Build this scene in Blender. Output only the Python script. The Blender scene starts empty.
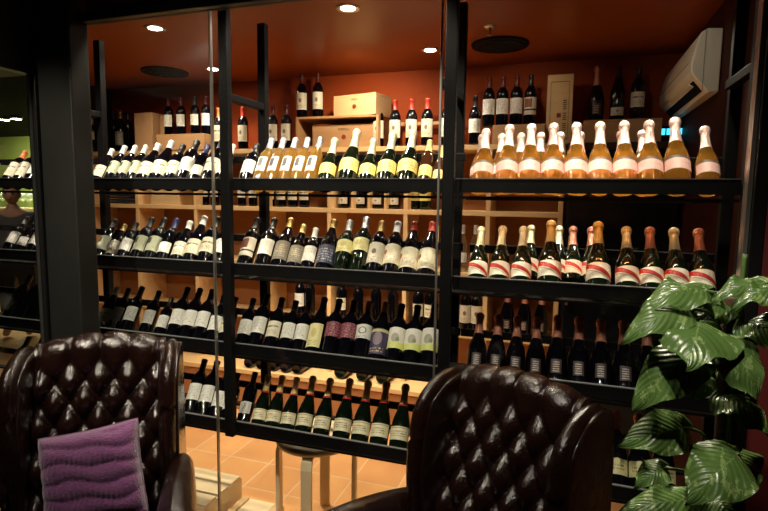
import bpy, bmesh, math, random
from mathutils import Vector, Matrix
random.seed(7)
S = bpy.context.scene
COL = S.collection
PI = math.pi

# ------------------------------------------------------------------ camera
def unit(v): return Vector(v).normalized()
F = 537.0
_dl = unit((-1604, 176 - 255.5, F)); _X = -_dl
_dd = Vector((315 - 384, 5050, F)); _D = (_dd - _dd.dot(_X) * _X).normalized()
_Y = _X.cross(_D)
if _Y.z < 0: _Y = -_Y
_Z = -_D
CAM = Vector((0, 0, 1.5))
def ray(px, py):
    c = Vector(((px - 384) / F, (py - 255.5) / F, 1))
    return Vector((_X.dot(c), _Y.dot(c), _Z.dot(c)))
def at(px, py, y): d = ray(px, py); return CAM + d * (y / d.y)
def atz(px, py, z): d = ray(px, py); return CAM + d * ((z - 1.5) / d.z)
cam = bpy.data.objects.new('camera', bpy.data.cameras.new('camera'))
COL.objects.link(cam); S.camera = cam
cam.data.sensor_width = 36; cam.data.lens = 36 * F / 768; cam.data.clip_start = .05
xr = Vector((_X[0], _Y[0], _Z[0])); yu = -Vector((_X[1], _Y[1], _Z[1])); zb = -Vector((_X[2], _Y[2], _Z[2]))
mw = Matrix((xr, yu, zb)).transposed().to_4x4(); mw.translation = CAM; cam.matrix_world = mw

# ------------------------------------------------------------------ world, light, exposure
w = bpy.data.worlds.new('world'); S.world = w; w.use_nodes = True
w.node_tree.nodes['Background'].inputs[0].default_value = (.30, .22, .18, 1)
w.node_tree.nodes['Background'].inputs[1].default_value = .006
S.view_settings.view_transform = 'Standard'; S.view_settings.look = 'None'
S.view_settings.exposure = 1.0; S.view_settings.gamma = 1; S.view_settings.use_curve_mapping = False
S.cycles.max_bounces = 8; S.cycles.transparent_max_bounces = 12; S.cycles.sample_clamp_indirect = 4
S.cycles.caustics_reflective = False; S.cycles.caustics_refractive = False
S.cycles.use_denoising = True

def spot(loc, aim, power, size=70, blend=.7, col=(1, .86, .66), r=.03):
    l = bpy.data.lights.new('spot', 'SPOT'); l.energy = power; l.spot_size = math.radians(size); l.spot_blend = blend
    l.color = col; l.shadow_soft_size = r
    o = bpy.data.objects.new('spot', l); COL.objects.link(o); o.location = loc
    o.rotation_euler = (Vector(aim) - Vector(loc)).to_track_quat('-Z', 'Y').to_euler(); return o
def area(loc, aim, power, sx, sy, col=(1, .86, .66)):
    l = bpy.data.lights.new('area', 'AREA'); l.energy = power; l.shape = 'RECTANGLE'; l.size = sx; l.size_y = sy; l.color = col
    o = bpy.data.objects.new('area', l); COL.objects.link(o); o.location = loc
    o.rotation_euler = (Vector(aim) - Vector(loc)).to_track_quat('-Z', 'Y').to_euler(); return o
CEIL = 2.36
# shop spots just behind the glass, aimed at the rack
for x, p in ((-2.85, 17), (-2.1, 18), (-1.6, 15), (-1.1, 20), (-.6, 19)):
    spot((x, 1.76, CEIL - .06), (x, 1.98, .8), p, 110, .8)
for x in (-.15, .12, .38):
    spot((x, 1.76, CEIL - .06), (x, 1.99, 1.5), 8, 64, .6, (1, .88, .68))
    spot((x, 2.50, CEIL - .06), (x, 2.02, 1.58), 21, 60, .6, (1, .88, .68))
spot((-.2, 1.76, CEIL - .06), (-.25, 2.0, .9), 10, 75, .6)
# back wall and floor
spot((-1.2, 2.9, CEIL - .05), (-1.3, 3.5, 1.7), 20, 130, .9, (1, .78, .52))
spot((-2.7, 2.7, CEIL - .05), (-2.7, 3.3, 1.2), 16, 120, .9, (1, .8, .55))
spot((-1.4, 2.6, CEIL - .05), (-1.4, 2.5, 0), 80, 80, .7, (1, .84, .58))
spot((-.3, 2.9, CEIL - .05), (-.35, 3.5, 1.8), 2, 120, .9, (1, .78, .52))
spot((.0, 2.2, CEIL - .05), (.5, 2.9, 2.05), 2.5, 60, .9, (1, .9, .7))  # added lamp standing in for bounced light on the air conditioner
# lounge track spots throwing light through the glass on to the lower shelves
for x in (-1.9, -1.25, -.6, .1):
    spot((x, .55, 2.44), (x - .1, 1.9, .85), 34 if x < 0 else 9, 56, .7)
# front room lamps over the chairs
spot((-1.1, .35, 2.4), (-1.45, 1.4, .8), 9, 80, .8, (1, .9, .78), .02)
spot((-.4, .75, 2.4), (-.2, 1.3, .8), 7, 80, .8, (1, .9, .78), .02)
spot((.05, .45, 2.4), (.3, 1.25, 1.32), 20, 36, .8, (1, .95, .85), .02)
spot((-1.9, .5, 2.4), (-1.5, 1.3, .9), 5, 80, .8, (1, .9, .78), .02)

# ------------------------------------------------------------------ node helpers
class N:
    def __init__(s, name):
        s.m = bpy.data.materials.new(name); s.m.use_nodes = True; s.t = s.m.node_tree
        s.p = s.t.nodes['Principled BSDF']; s.out = s.t.nodes['Material Output']
    def n(s, typ, **k):
        q = s.t.nodes.new(typ)
        for a, b in k.items(): setattr(q, a, b)
        return q
    def set(s, i, v):
        if isinstance(v, bpy.types.NodeSocket): s.t.links.new(v, i)
        else: i.default_value = v if not (isinstance(v, tuple) and len(v) == 3 and len(i.default_value) == 4) else (*v, 1)
    def math(s, op, a, b=0.0, c=None):
        q = s.n('ShaderNodeMath', operation=op); s.set(q.inputs[0], a); s.set(q.inputs[1], b)
        if c is not None: s.set(q.inputs[2], c)
        return q.outputs[0]
    def band(s, x, a, b): return s.math('MULTIPLY', s.math('GREATER_THAN', x, a), s.math('LESS_THAN', x, b))
    def mul(s, a, b): return s.math('MULTIPLY', a, b)
    def mix(s, f, a, b):
        q = s.n('ShaderNodeMix', data_type='RGBA'); s.set(q.inputs[0], f); s.set(q.inputs[6], a); s.set(q.inputs[7], b); return q.outputs[2]
    def coord(s, k='Object', scale=(1, 1, 1)):
        c = s.n('ShaderNodeTexCoord'); mp = s.n('ShaderNodeMapping'); mp.inputs[3].default_value = scale
        s.t.links.new(c.outputs[k], mp.inputs[0]); return mp.outputs[0]
    def uv(s):
        c = s.n('ShaderNodeTexCoord'); x = s.n('ShaderNodeSeparateXYZ'); s.t.links.new(c.outputs['UV'], x.inputs[0]); return x.outputs[0], x.outputs[1]
    def noise(s, scale, detail=3, vec=None, rough=.5):
        q = s.n('ShaderNodeTexNoise'); q.inputs['Scale'].default_value = scale; q.inputs['Detail'].default_value = detail
        q.inputs['Roughness'].default_value = rough
        s.t.links.new(vec if vec is not None else s.coord(), q.inputs['Vector']); return q.outputs[0]
    def bump(s, h, st=.3, d=.01):
        q = s.n('ShaderNodeBump'); q.inputs['Strength'].default_value = st; q.inputs['Distance'].default_value = d
        s.t.links.new(h, q.inputs['Height']); s.t.links.new(q.outputs[0], s.p.inputs['Normal'])
    def schlick(s, f0=.04):
        g = s.n('ShaderNodeNewGeometry'); d = s.n('ShaderNodeVectorMath', operation='DOT_PRODUCT')
        s.t.links.new(g.outputs['Incoming'], d.inputs[0]); s.t.links.new(g.outputs['Normal'], d.inputs[1])
        c = s.math('SUBTRACT', 1.0, s.math('MINIMUM', s.math('ABSOLUTE', d.outputs['Value']), 1.0))
        return s.math('ADD', f0, s.mul(s.math('POWER', c, 5.0), 1 - f0))
    def pr(s, **k):
        al = dict(col='Base Color', rough='Roughness', metal='Metallic', coat='Coat Weight', spec='Specular IOR Level', sheen='Sheen Weight',
                  trans='Transmission Weight', ior='IOR', ecol='Emission Color', e='Emission Strength', crough='Coat Roughness')
        for a, b in k.items(): s.set(s.p.inputs[al[a]], b)
        return s
def simple(name, col, rough=.5, metal=0, var=.0, scale=20, bump=0, **k):
    s = N(name); s.pr(rough=rough, metal=metal, **k)
    if var:
        nz = s.noise(scale, 4)
        s.pr(col=s.mix(nz, tuple(c * (1 - var) for c in col), tuple(min(1, c * (1 + var)) for c in col)))
    else: s.pr(col=col)
    if bump: s.bump(s.noise(scale * 3, 4), bump, .004)
    return s.m
def wood(name, c1, c2, scale=6, rough=.55, axis=0):
    s = N(name); sc = [scale * 5] * 3; sc[axis] = scale * .5
    nz = s.noise(1.0, 5, s.coord('Object', tuple(sc)), .6)
    s.pr(col=s.mix(nz, c1, c2), rough=rough); s.bump(nz, .15, .003); return s.m

M = {}
M['black_metal'] = simple('black_painted_metal', (.004, .004, .0045), .5, 0, .3, 30, spec=.16)
M['pillar'] = simple('charcoal_paint', (.014, .0145, .013), .5, 0, .2, 12, .1, spec=.3)
M['frame_black'] = simple('gloss_black_frame', (.008, .008, .008), .3)
M['alu'] = simple('brushed_aluminium', (.62, .62, .58), .3, .9, .1, 60)
M['ceiling'] = simple('burnt_orange_paint', (.26, .062, .014), .35, 0, .12, 5, spec=.2)
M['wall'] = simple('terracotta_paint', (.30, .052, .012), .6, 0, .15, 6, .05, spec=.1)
M['wall_right_shaded'] = simple('shaded_wall_paint', (.035, .008, .005), .7, 0, .15, 8, spec=.1)  # red of the right wall darkened, its shade put into the colour
M['bar_ceiling'] = simple('matt_black_ceiling', (.004, .004, .004), .9, spec=.05)
M['wall_front'] = simple('oxblood_wall_paint', (.13, .014, .010), .6, 0, .15, 8)
M['dark_wall'] = simple('near_black_wall_paint', (.012, .008, .007), .6, 0, .2, 8)
M['olive'] = simple('olive_green_paint', (.20, .22, .05), .6, 0, .2, 4)
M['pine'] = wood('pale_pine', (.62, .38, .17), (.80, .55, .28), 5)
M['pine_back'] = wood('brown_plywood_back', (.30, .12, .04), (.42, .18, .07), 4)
M['crate'] = wood('crate_pine', (.50, .33, .16), (.70, .50, .27), 7)
M['crate2'] = wood('crate_pine_aged', (.34, .18, .08), (.52, .31, .15), 7)
M['birch'] = wood('birch', (.72, .58, .36), (.82, .70, .48), 6, .4, 2)
M['cardboard'] = simple('cardboard', (.45, .26, .13), .8, 0, .15, 10)
M['ink'] = simple('dark_brown_ink', (.05, .02, .012), .7)
M['seal'] = simple('dark_red_wax_ink', (.20, .02, .015), .6)
M['white_plastic'] = simple('cream_plastic', (.80, .76, .64), .35, 0, .03, 5)
M['vent_dark'] = simple('black_vent_plastic', (.005, .004, .004), .7, spec=.1)
M['grey_plastic'] = simple('grey_plastic', (.35, .33, .28), .5)
M['black_gloss'] = simple('black_gloss', (.006, .007, .010), .15)
M['lip_highlight_grey'] = simple('highlight_grey_edge', (.16, .16, .17), .35, .3)  # pale grey paints the lit highlight on the rack lips
M['brass'] = simple('antique_brass', (.40, .26, .10), .3, 1)
M['dark_wood'] = wood('dark_walnut', (.03, .012, .007), (.06, .025, .012), 6, .3, 2)
M['soil'] = simple('dark_soil', (.02, .013, .009), .95, 0, .5, 60, .5)
M['pot'] = simple('black_glazed_pot', (.015, .013, .012), .3)
M['stem'] = simple('green_stem', (.10, .18, .04), .5, 0, .3, 40)
M['moss'] = simple('brown_coir', (.06, .028, .012), .95, 0, .6, 80, .8)
M['cloth_dark'] = simple('dark_cloth', (.02, .02, .025), .9, 0, .2, 30)
M['skin'] = simple('skin', (.55, .30, .20), .55, 0, .08, 10)
M['hair'] = simple('black_hair', (.010, .008, .007), .5, 0, .4, 80)
M['shirt'] = simple('grey_shirt', (.10, .10, .11), .85, 0, .2, 30)
def emis(name, col, e):
    s = N(name); s.pr(col=col, ecol=col, e=e); return s.m
M['lamp'] = emis('lamp_glow', (1, .93, .8), 40)
M['cyan'] = emis('cyan_reflection_glow', (.05, .55, .8), 1.2)  # glow stands in for a screen's reflection
# leather
s = N('oxblood_leather'); nz = s.noise(8, 4)
s.pr(col=s.mix(nz, (.007, .0026, .002), (.018, .0065, .0045)), rough=.16, spec=.6, coat=.1, crough=.2)
vo = s.n('ShaderNodeTexVoronoi'); vo.inputs['Scale'].default_value = 170; s.t.links.new(s.coord(), vo.inputs['Vector'])
s.bump(s.math('ADD', s.mul(vo.outputs[0], .3), s.mul(s.noise(24, 5, None, .6), 2.2)), .28, .010); M['leather'] = s.m
# purple faux fur
s = N('purple_faux_fur'); nz = s.noise(60, 5, s.coord('Object', (1, 1, 3)), .7)
s.pr(col=s.mix(nz, (.045, .006, .05), (.30, .07, .27)), rough=.8, sheen=.8); s.bump(s.noise(160, 3), .8, .006); M['fur'] = s.m
# glass panes : thin sheet, reflect by fresnel, else straight through
s = N('clear_sheet_glass'); s.t.nodes.remove(s.p)
tr = s.n('ShaderNodeBsdfTransparent'); tr.inputs[0].default_value = (.97, .98, .97, 1); gl = s.n('ShaderNodeBsdfGlossy'); gl.inputs['Roughness'].default_value = .01
fr = s.schlick(.025); mx = s.n('ShaderNodeMixShader')
s.t.links.new(fr, mx.inputs[0]); s.t.links.new(tr.outputs[0], mx.inputs[1]); s.t.links.new(gl.outputs[0], mx.inputs[2]); s.t.links.new(mx.outputs[0], s.out.inputs[0]); M['glass'] = s.m
def tint_glass(name, col, tcol, dif=.35, rough=.05):
    s = N(name); s.t.nodes.remove(s.p)
    tr = s.n('ShaderNodeBsdfTransparent'); tr.inputs[0].default_value = (*tcol, 1)
    tl = s.n('ShaderNodeBsdfTranslucent'); tl.inputs[0].default_value = (*col, 1)
    df = s.n('ShaderNodeBsdfDiffuse'); df.inputs[0].default_value = (*col, 1)
    gl = s.n('ShaderNodeBsdfGlossy'); gl.inputs['Roughness'].default_value = rough
    m0 = s.n('ShaderNodeMixShader'); m0.inputs[0].default_value = .2; s.t.links.new(tl.outputs[0], m0.inputs[1]); s.t.links.new(df.outputs[0], m0.inputs[2])
    m1 = s.n('ShaderNodeMixShader'); m1.inputs[0].default_value = dif; s.t.links.new(tr.outputs[0], m1.inputs[1]); s.t.links.new(m0.outputs[0], m1.inputs[2])
    fr = s.schlick(.045)
    m2 = s.n('ShaderNodeMixShader'); s.t.links.new(fr, m2.inputs[0]); s.t.links.new(m1.outputs[0], m2.inputs[1]); s.t.links.new(gl.outputs[0], m2.inputs[2])
    s.t.links.new(m2.outputs[0], s.out.inputs[0]); return s.m
M['rose'] = tint_glass('amber_rose_wine_in_glass', (1.0, .60, .10), (.90, .62, .40), .30)
M['white_wine'] = tint_glass('golden_white_wine_in_glass', (.95, .62, .14), (.85, .70, .35), .45)
M['clear_glass'] = tint_glass('clear_stemware_glass', (.8, .85, .7), (.9, .92, .88), .15)
M['dark_glass'] = simple('dark_bottle_glass', (.002, .002, .004), .06, spec=.4)
M['brown_glass'] = simple('brown_bottle_glass', (.035, .012, .006), .08, 0, 0, spec=.7)
M['green_glass'] = simple('dark_green_bottle_glass', (.003, .007, .003), .06, spec=.45)
def foil(name, col, rough=.35, metal=.85):
    s = N(name); s.pr(col=col, rough=rough, metal=metal); s.bump(s.noise(140, 4), .9, .006); return s.m
M['foil_gold'] = foil('gold_foil', (.80, .58, .22), .35, .45); M['foil_pale'] = foil('pale_gold_foil', (.86, .78, .50), .35, .5); M['foil_pink'] = foil('pink_champagne_foil', (.80, .56, .50), .35, .6)
M['foil_copper'] = foil('copper_pink_foil', (.62, .26, .18), .35, .6); M['cap_black'] = simple('black_capsule', (.01, .01, .012), .3)
M['cap_red'] = simple('red_capsule', (.40, .035, .02), .35); M['cap_dred'] = simple('dark_red_capsule', (.10, .012, .012), .35)
M['cap_white'] = simple('white_capsule', (.75, .76, .78), .35); M['cap_blue'] = simple('navy_capsule', (.015, .02, .09), .3)
M['cap_gold'] = foil('dull_gold_capsule', (.50, .36, .14)); M['cap_orange'] = simple('orange_capsule', (.70, .18, .05), .35)
M['cap_silver'] = foil('silver_capsule', (.6, .62, .66)); M['red_collar'] = simple('red_paper_seal', (.55, .02, .03), .5)
# labels: every one is a UV-mapped paper print
def lines_mask(s, u, v, v0, v1, n, u0=.15, u1=.85, density=.55, seed=0.):
    row = s.math('FRACT', s.mul(s.math('SUBTRACT', v, v0), n / (v1 - v0)))
    inrow = s.math('LESS_THAN', row, .5)
    cmb = s.n('ShaderNodeCombineXYZ'); s.set(cmb.inputs[0], s.mul(u, 26.)); s.set(cmb.inputs[1], s.math('FLOOR', s.mul(s.math('SUBTRACT', v, v0), n / (v1 - v0)))); s.set(cmb.inputs[2], seed)
    wn = s.noise(1.7, 0, cmb.outputs[0]); letter = s.math('GREATER_THAN', wn, 1 - density)
    return s.mul(s.mul(inrow, letter), s.mul(s.band(v, v0, v1), s.band(u, u0, u1)))
def disc(s, u, v, cu, cv, r, asp=1.3):
    a = s.mul(s.math('SUBTRACT', u, cu), asp); b = s.math('SUBTRACT', v, cv)
    return s.math('LESS_THAN', s.math('ADD', s.mul(a, a), s.mul(b, b)), r * r)
def label_mat(kind):
    s = N('label_' + kind); u, v = s.uv(); ink = (.06, .045, .035); pap = (.72, .67, .52)
    if kind == 'cream_plain':
        c = s.mix(lines_mask(s, u, v, .15, .45, 4, .2, .8, .5, 1.), pap, (.25, .2, .14)); c = s.mix(lines_mask(s, u, v, .6, .8, 1, .15, .85, .6, 2.), c, ink)
    elif kind == 'white_text':
        c = s.mix(lines_mask(s, u, v, .12, .85, 8, .12, .88, .42, 3.), (.80, .79, .74), (.30, .28, .26))
    elif kind == 'cream_seal':
        c = s.mix(disc(s, u, v, .22, .62, .12), (.74, .68, .50), (.32, .04, .03)); c = s.mix(lines_mask(s, u, v, .1, .5, 4, .2, .85, .45, 4.), c, (.35, .25, .15))
    elif kind == 'crest':
        c = s.mix(disc(s, u, v, .5, .55, .13), (.66, .62, .50), (.20, .13, .09)); c = s.mix(lines_mask(s, u, v, .08, .32, 3, .2, .8, .5, 5.), c, (.3, .22, .15))
    elif kind == 'estate':
        c = s.mix(disc(s, u, v, .5, .50, .22), (.80, .78, .70), (.42, .40, .34)); c = s.mix(s.mul(s.math('LESS_THAN', v, .30), s.band(u, 0, 1)), c, (.70, .74, .25)); c = s.mix(disc(s, u, v, .62, .42, .1), c, (.22, .28, .12))
    elif kind == 'grey':
        c = s.mix(lines_mask(s, u, v, .15, .85, 6, .15, .85, .5, 6.), (.22, .20, .16), (.45, .40, .30))
    elif kind == 'green_square':
        c = s.mix(s.mul(s.band(u, .1, .5), s.band(v, .5, .88)), (.50, .52, .38), (.06, .09, .04)); c = s.mix(lines_mask(s, u, v, .1, .42, 4, .15, .85, .4, 7.), c, (.2, .2, .14))
    elif kind == 'picture':
        c = s.mix(s.mul(s.band(u, .12, .62), s.band(v, .42, .92)), (.66, .60, .50), (.20, .07, .04)); c = s.mix(s.band(v, .24, .34), c, (.02, .02, .02))
    elif kind == 'purple':
        c = s.mix(disc(s, u, v, .5, .6, .26), (.05, .04, .10), (.26, .20, .24)); c = s.mix(s.band(v, .86, .97), c, (.55, .50, .22)); c = s.mix(lines_mask(s, u, v, .08, .3, 2, .2, .8, .5, 8.), c, (.6, .5, .25))
    elif kind == 'navy_scroll':
        c = s.mix(lines_mask(s, u, v, .15, .85, 5, .12, .88, .5, 9.), (.05, .055, .10), (.40, .42, .50))
    elif kind == 'claret':
        n_ = s.noise(12, 3, s.coord('UV')); c = s.mix(s.math('GREATER_THAN', n_, .52), (.12, .02, .04), (.42, .16, .18))
    elif kind == 'ring':
        a = disc(s, u, v, .5, .56, .25); b = disc(s, u, v, .5, .56, .19); c = s.mix(s.math('SUBTRACT', a, b), (.66, .66, .62), (.08, .08, .08)); c = s.mix(lines_mask(s, u, v, .06, .24, 2, .2, .8, .5, 2.), c, ink)
    elif kind == 'yellow_oval':
        c = s.mix(disc(s, u, v, .5, .6, .2), (.78, .72, .36), (.60, .52, .22)); c = s.mix(lines_mask(s, u, v, .08, .3, 3, .2, .8, .5, 2.), c, (.3, .26, .1))
    elif kind == 'gold':
        c = s.mix(lines_mask(s, u, v, .2, .8, 3, .12, .88, .45, 3.), (.80, .66, .22), (.35, .24, .05))
    elif kind == 'window':
        c = s.mix(s.mul(s.band(u, .18, .62), s.band(v, .3, .9)), (.80, .84, .88), (.10, .10, .10)); c = s.mix(lines_mask(s, u, v, .06, .26, 2, .2, .8, .5, 3.), c, (.2, .2, .2))
    elif kind == 'pink':
        c = s.mix(lines_mask(s, u, v, .3, .55, 2, .2, .8, .35, 3.), (.88, .56, .50), (.50, .22, .20)); c = s.mix(s.math('GREATER_THAN', v, .8), c, (.16, .10, .08))
    elif kind == 'red_sash':
        base = (.86, .80, .66)
        line = s.math('SUBTRACT', v, s.math('SUBTRACT', .92, s.mul(s.math('POWER', u, 1.4), .78)))
        c = s.mix(s.band(line, -.17, .12), base, (.62, .03, .02)); c = s.mix(s.mul(s.band(line, -.10, .02), lines_mask(s, u, v, .0, 1., 9, .06, .42, .35, 6.)), c, (.78, .5, .42))
        c = s.mix(s.mul(s.band(line, -.30, -.24), s.band(u, .1, .9)), c, (.55, .42, .2))
    elif kind == 'cuvee':
        c = s.mix(lines_mask(s, u, v, .25, .75, 3, .15, .85, .5, 3.), (.78, .72, .50), (.25, .18, .08)); c = s.mix(s.band(v, .86, .93), c, (.45, .34, .12))
    elif kind == 'silver_script':
        c = s.mix(lines_mask(s, u, v, .1, .9, 5, .2, .8, .6, 3.), (.04, .028, .028), (.55, .44, .40))
    elif kind == 'shield':
        c = s.mix(lines_mask(s, u, v, .3, .7, 2, .2, .8, .5, 3.), (.78, .70, .34), (.3, .22, .08))
    s.pr(col=c, rough=.5); return s.m
LK = ['cream_plain', 'white_text', 'cream_seal', 'crest', 'estate', 'grey', 'green_square', 'picture', 'purple', 'navy_scroll', 'claret', 'ring', 'yellow_oval', 'gold', 'window', 'pink', 'red_sash', 'cuvee', 'silver_script', 'shield']
for k in LK: M['L_' + k] = label_mat(k)
# terracotta tiles
s = N('terracotta_tiles'); br = s.n('ShaderNodeTexBrick'); br.offset = 0
mp = s.coord('Object'); s.t.links.new(mp, br.inputs['Vector'])
for k_, v_ in (('Scale', 1.0), ('Mortar Size', .0045), ('Brick Width', .254), ('Row Height', .254), ('Mortar Smooth', .2), ('Bias', 0.)): br.inputs[k_].default_value = v_
br.inputs['Color1'].default_value = (.66, .34, .14, 1); br.inputs['Color2'].default_value = (.80, .45, .19, 1); br.inputs['Mortar'].default_value = (.82, .60, .38, 1)
nz = s.noise(7, 4); s.pr(col=s.mix(s.math('MULTIPLY', nz, .45), br.outputs[0], (.34, .11, .04)), rough=.32); s.bump(br.outputs[1], -.2, .003); M['tile'] = s.m
s = N('dark_patterned_carpet'); s.pr(col=s.mix(s.noise(40, 4), (.05, .03, .015), (.14, .09, .04)), rough=.95); M['carpet'] = s.m
# leaf
s = N('variegated_leaf'); u, v = s.uv()
au = s.math('ABSOLUTE', s.math('SUBTRACT', u, .5))
vein = s.math('LESS_THAN', s.math('FRACT', s.math('ADD', s.mul(v, 9.), s.mul(au, -7.))), .10)
mid = s.math('LESS_THAN', au, .012)
var_ = s.math('GREATER_THAN', s.noise(5, 4, s.coord('Object', (9, 5, 5)), .7), .58)
c = s.mix(s.noise(9, 3), (.045, .10, .018), (.14, .24, .06)); c = s.mix(s.mul(var_, .5), c, (.36, .48, .16)); c = s.mix(s.mul(s.math('MAXIMUM', s.mul(vein, .35), mid), .5), c, (.22, .32, .10))
s.pr(col=c, rough=.27, spec=.6); s.bump(s.math('ADD', s.math('MULTIPLY', s.math('SINE', s.mul(s.math('ADD', s.mul(v, 9.), s.mul(au, -7.)), 6.283)), .22), s.noise(26, 4)), .5, .005); M['leaf'] = s.m

# ------------------------------------------------------------------ mesh helpers
def link(name, bm, m, parent=None, smooth=True, bevel=0, seg=2, loc=None):
    me = bpy.data.meshes.new(name)
    bmesh.ops.recalc_face_normals(bm, faces=bm.faces)
    bm.to_mesh(me); bm.free()
    for mm in (m if isinstance(m, (list, tuple)) else [m]): me.materials.append(M[mm] if isinstance(mm, str) else mm)
    if smooth:
        for p in me.polygons: p.use_smooth = True
    o = bpy.data.objects.new(name, me); COL.objects.link(o)
    if parent: o.parent = parent
    if loc: o.location = loc
    if bevel:
        b = o.modifiers.new('bevel', 'BEVEL'); b.width = bevel; b.segments = seg; b.limit_method = 'ANGLE'; b.harden_normals = False
    return o
def box(bm, x0, x1, y0, y1, z0, z1, mtx=None):
    vs = [bm.verts.new((x, y, z)) for x in (x0, x1) for y in (y0, y1) for z in (z0, z1)]
    if mtx is not None:
        for v in vs: v.co = mtx @ v.co
    for f in ((0, 1, 3, 2), (4, 6, 7, 5), (0, 4, 5, 1), (2, 3, 7, 6), (0, 2, 6, 4), (1, 5, 7, 3)): bm.faces.new([vs[i] for i in f])
    return vs
def BX(*a, mtx=None):
    bm = bmesh.new(); box(bm, *a, mtx=mtx); return bm
def lathe(prof, n=24, a0=0, a1=2 * PI, bm=None, uv=False, cap=False):
    bm = bm or bmesh.new(); full = abs(a1 - a0 - 2 * PI) < 1e-6; m_ = n if full else n + 1; rings = []
    lay = bm.loops.layers.uv.new('UVMap') if uv else None
    for r, z in prof:
        if r < 1e-6 and full: rings.append([bm.verts.new((0, 0, z))])
        else: rings.append([bm.verts.new((r * math.cos(a0 + (a1 - a0) * i / n), r * math.sin(a0 + (a1 - a0) * i / n), z)) for i in range(m_)])
    for j in range(len(prof) - 1):
        A, B = rings[j], rings[j + 1]
        for i in range(n):
            i2 = (i + 1) % len(A) if full else i + 1; k2 = (i + 1) % len(B) if full else i + 1
            if len(A) == 1 and len(B) == 1: continue
            if len(A) == 1: bm.faces.new((A[0], B[i], B[k2]))
            elif len(B) == 1: bm.faces.new((A[i], A[i2], B[0]))
            else:
                f = bm.faces.new((A[i], A[i2], B[k2], B[i]))
                if uv:
                    z0, z1 = prof[0][1], prof[-1][1]
                    for l, (uu, jj) in zip(f.loops, ((i, j), (i + 1, j), (i + 1, j + 1), (i, j + 1))): l[lay].uv = (uu / n, (prof[jj][1] - z0) / (z1 - z0))
    return bm
def tube(bm, pts, rad, n=8, caps=True):
    pts = [Vector(p) for p in pts]; rings = []
    up = Vector((0, 0, 1))
    for i, p in enumerate(pts):
        t = (pts[min(i + 1, len(pts) - 1)] - pts[max(i - 1, 0)]).normalized()
        a = t.cross(up); a = t.cross(Vector((1, 0, 0))) if a.length < .15 else a
        a.normalize(); b = t.cross(a)
        if rings and a.dot(pa) < 0: a, b = -a, -b
        pa = a
        r = rad[i] if isinstance(rad, (list, tuple)) else rad
        rings.append([bm.verts.new(p + r * (math.cos(2 * PI * k / n) * a + math.sin(2 * PI * k / n) * b)) for k in range(n)])
    for A, B in zip(rings, rings[1:]):
        for k in range(n): bm.faces.new((A[k], A[(k + 1) % n], B[(k + 1) % n], B[k]))
    if caps:
        bm.faces.new(rings[0][::-1]); bm.faces.new(rings[-1])
    return bm
def empty(name, loc=(0, 0, 0), rz=0):
    o = bpy.data.objects.new(name, None); COL.objects.link(o); o.location = loc; o.rotation_euler = (0, 0, rz); o.empty_display_size = .05; return o
def tag(o, label, cat, group=None):
    o['label'] = label; o['category'] = cat
    if group: o['group'] = group
    return o
def struct(name, bm, m, smooth=False, **k):
    o = link(name, bm, m, None, smooth, **k); o['kind'] = 'structure'; return o
def text_part(txt, size, m, parent, mtx, name='lettering', depth=.0006):
    cu = bpy.data.curves.new(name, 'FONT'); cu.body = txt; cu.size = size; cu.align_x = 'CENTER'; cu.align_y = 'CENTER'; cu.extrude = depth
    t = bpy.data.objects.new('tmp', cu); COL.objects.link(t)
    bpy.context.view_layer.update()
    me = bpy.data.meshes.new_from_object(t.evaluated_get(bpy.context.evaluated_depsgraph_get()))
    bpy.data.objects.remove(t); o = bpy.data.objects.new(name, me); COL.objects.link(o)
    me.materials.clear(); me.materials.append(M[m]); o.parent = parent; o.matrix_local = mtx; return o

# ------------------------------------------------------------------ setting
GY = 1.68
struct('floor', BX(-3.7, .62, GY, 3.62, -.05, 0), 'tile')
struct('floor_lounge', BX(-3.3, .9, -1.2, GY, -.05, 0), 'carpet')
struct('floor_bar', BX(-8.5, -3.7, GY, 6.2, -.05, 0), 'tile')
struct('ceiling_left', BX(-8.5, -3.7, GY - .02, 2.999, CEIL, CEIL + .06), 'dark_wall')
struct('ceiling_bar', BX(-8.5, -3.7, 3.0, 6.2, CEIL, CEIL + .06), 'bar_ceiling')
struct('ceiling', BX(-3.699, .7, GY - .02, 6.2, CEIL, CEIL + .06), 'ceiling')
struct('ceiling_lounge', BX(-3.3, .9, -1.2, GY - .06, 2.5, 2.56), 'dark_wall')
struct('wall_back', BX(-3.62, .7, 3.60, 3.68, 0, CEIL), 'wall')
struct('wall_side', BX(-3.68, -3.62, 3.3, 6.2, 0, CEIL), 'dark_wall')
struct('wall_right', BX(.60, .68, GY + .02, 3.6, 0, CEIL), 'wall_right_shaded')
struct('wall_bar', BX(-8.5, -3.7, 6.1, 6.2, 0, CEIL), 'olive')
struct('wall_far_left', BX(-8.56, -8.5, GY, 6.2, 0, CEIL), 'dark_wall')
struct('wall_front_right', BX(.495, .9, GY - .02, GY + .02, 0, 2.5), 'wall_front')
struct('wall_lounge_right', BX(.9, .96, -1.2, GY - .02, 0, 2.5), 'wall_front')
struct('wall_header', BX(-1.78, .495, GY - .02, GY + .02, 2.19, 2.5), 'wall_front')
struct('wall_left', BX(-2.06, -1.975, .2, 1.60, 2.0, 2.5), 'dark_wall')
struct('trim_1', BX(-1.80, .495, GY - .035, GY + .02, 2.155, 2.19), 'frame_black', bevel=.004)
struct('trim_2', BX(.452, .462, GY - .02, GY + .02, 0, 2.155), 'alu')
struct('trim_3', BX(.463, .495, GY - .035, GY + .03, 0, 2.5), 'frame_black', bevel=.003)
struct('trim_4', BX(-1.80, .462, GY - .02, GY + .02, 0, .03), 'frame_black')
struct('pillar', BX(-1.985, -1.80, 1.60, GY + .01, 0, 2.5), 'pillar', bevel=.006)
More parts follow.
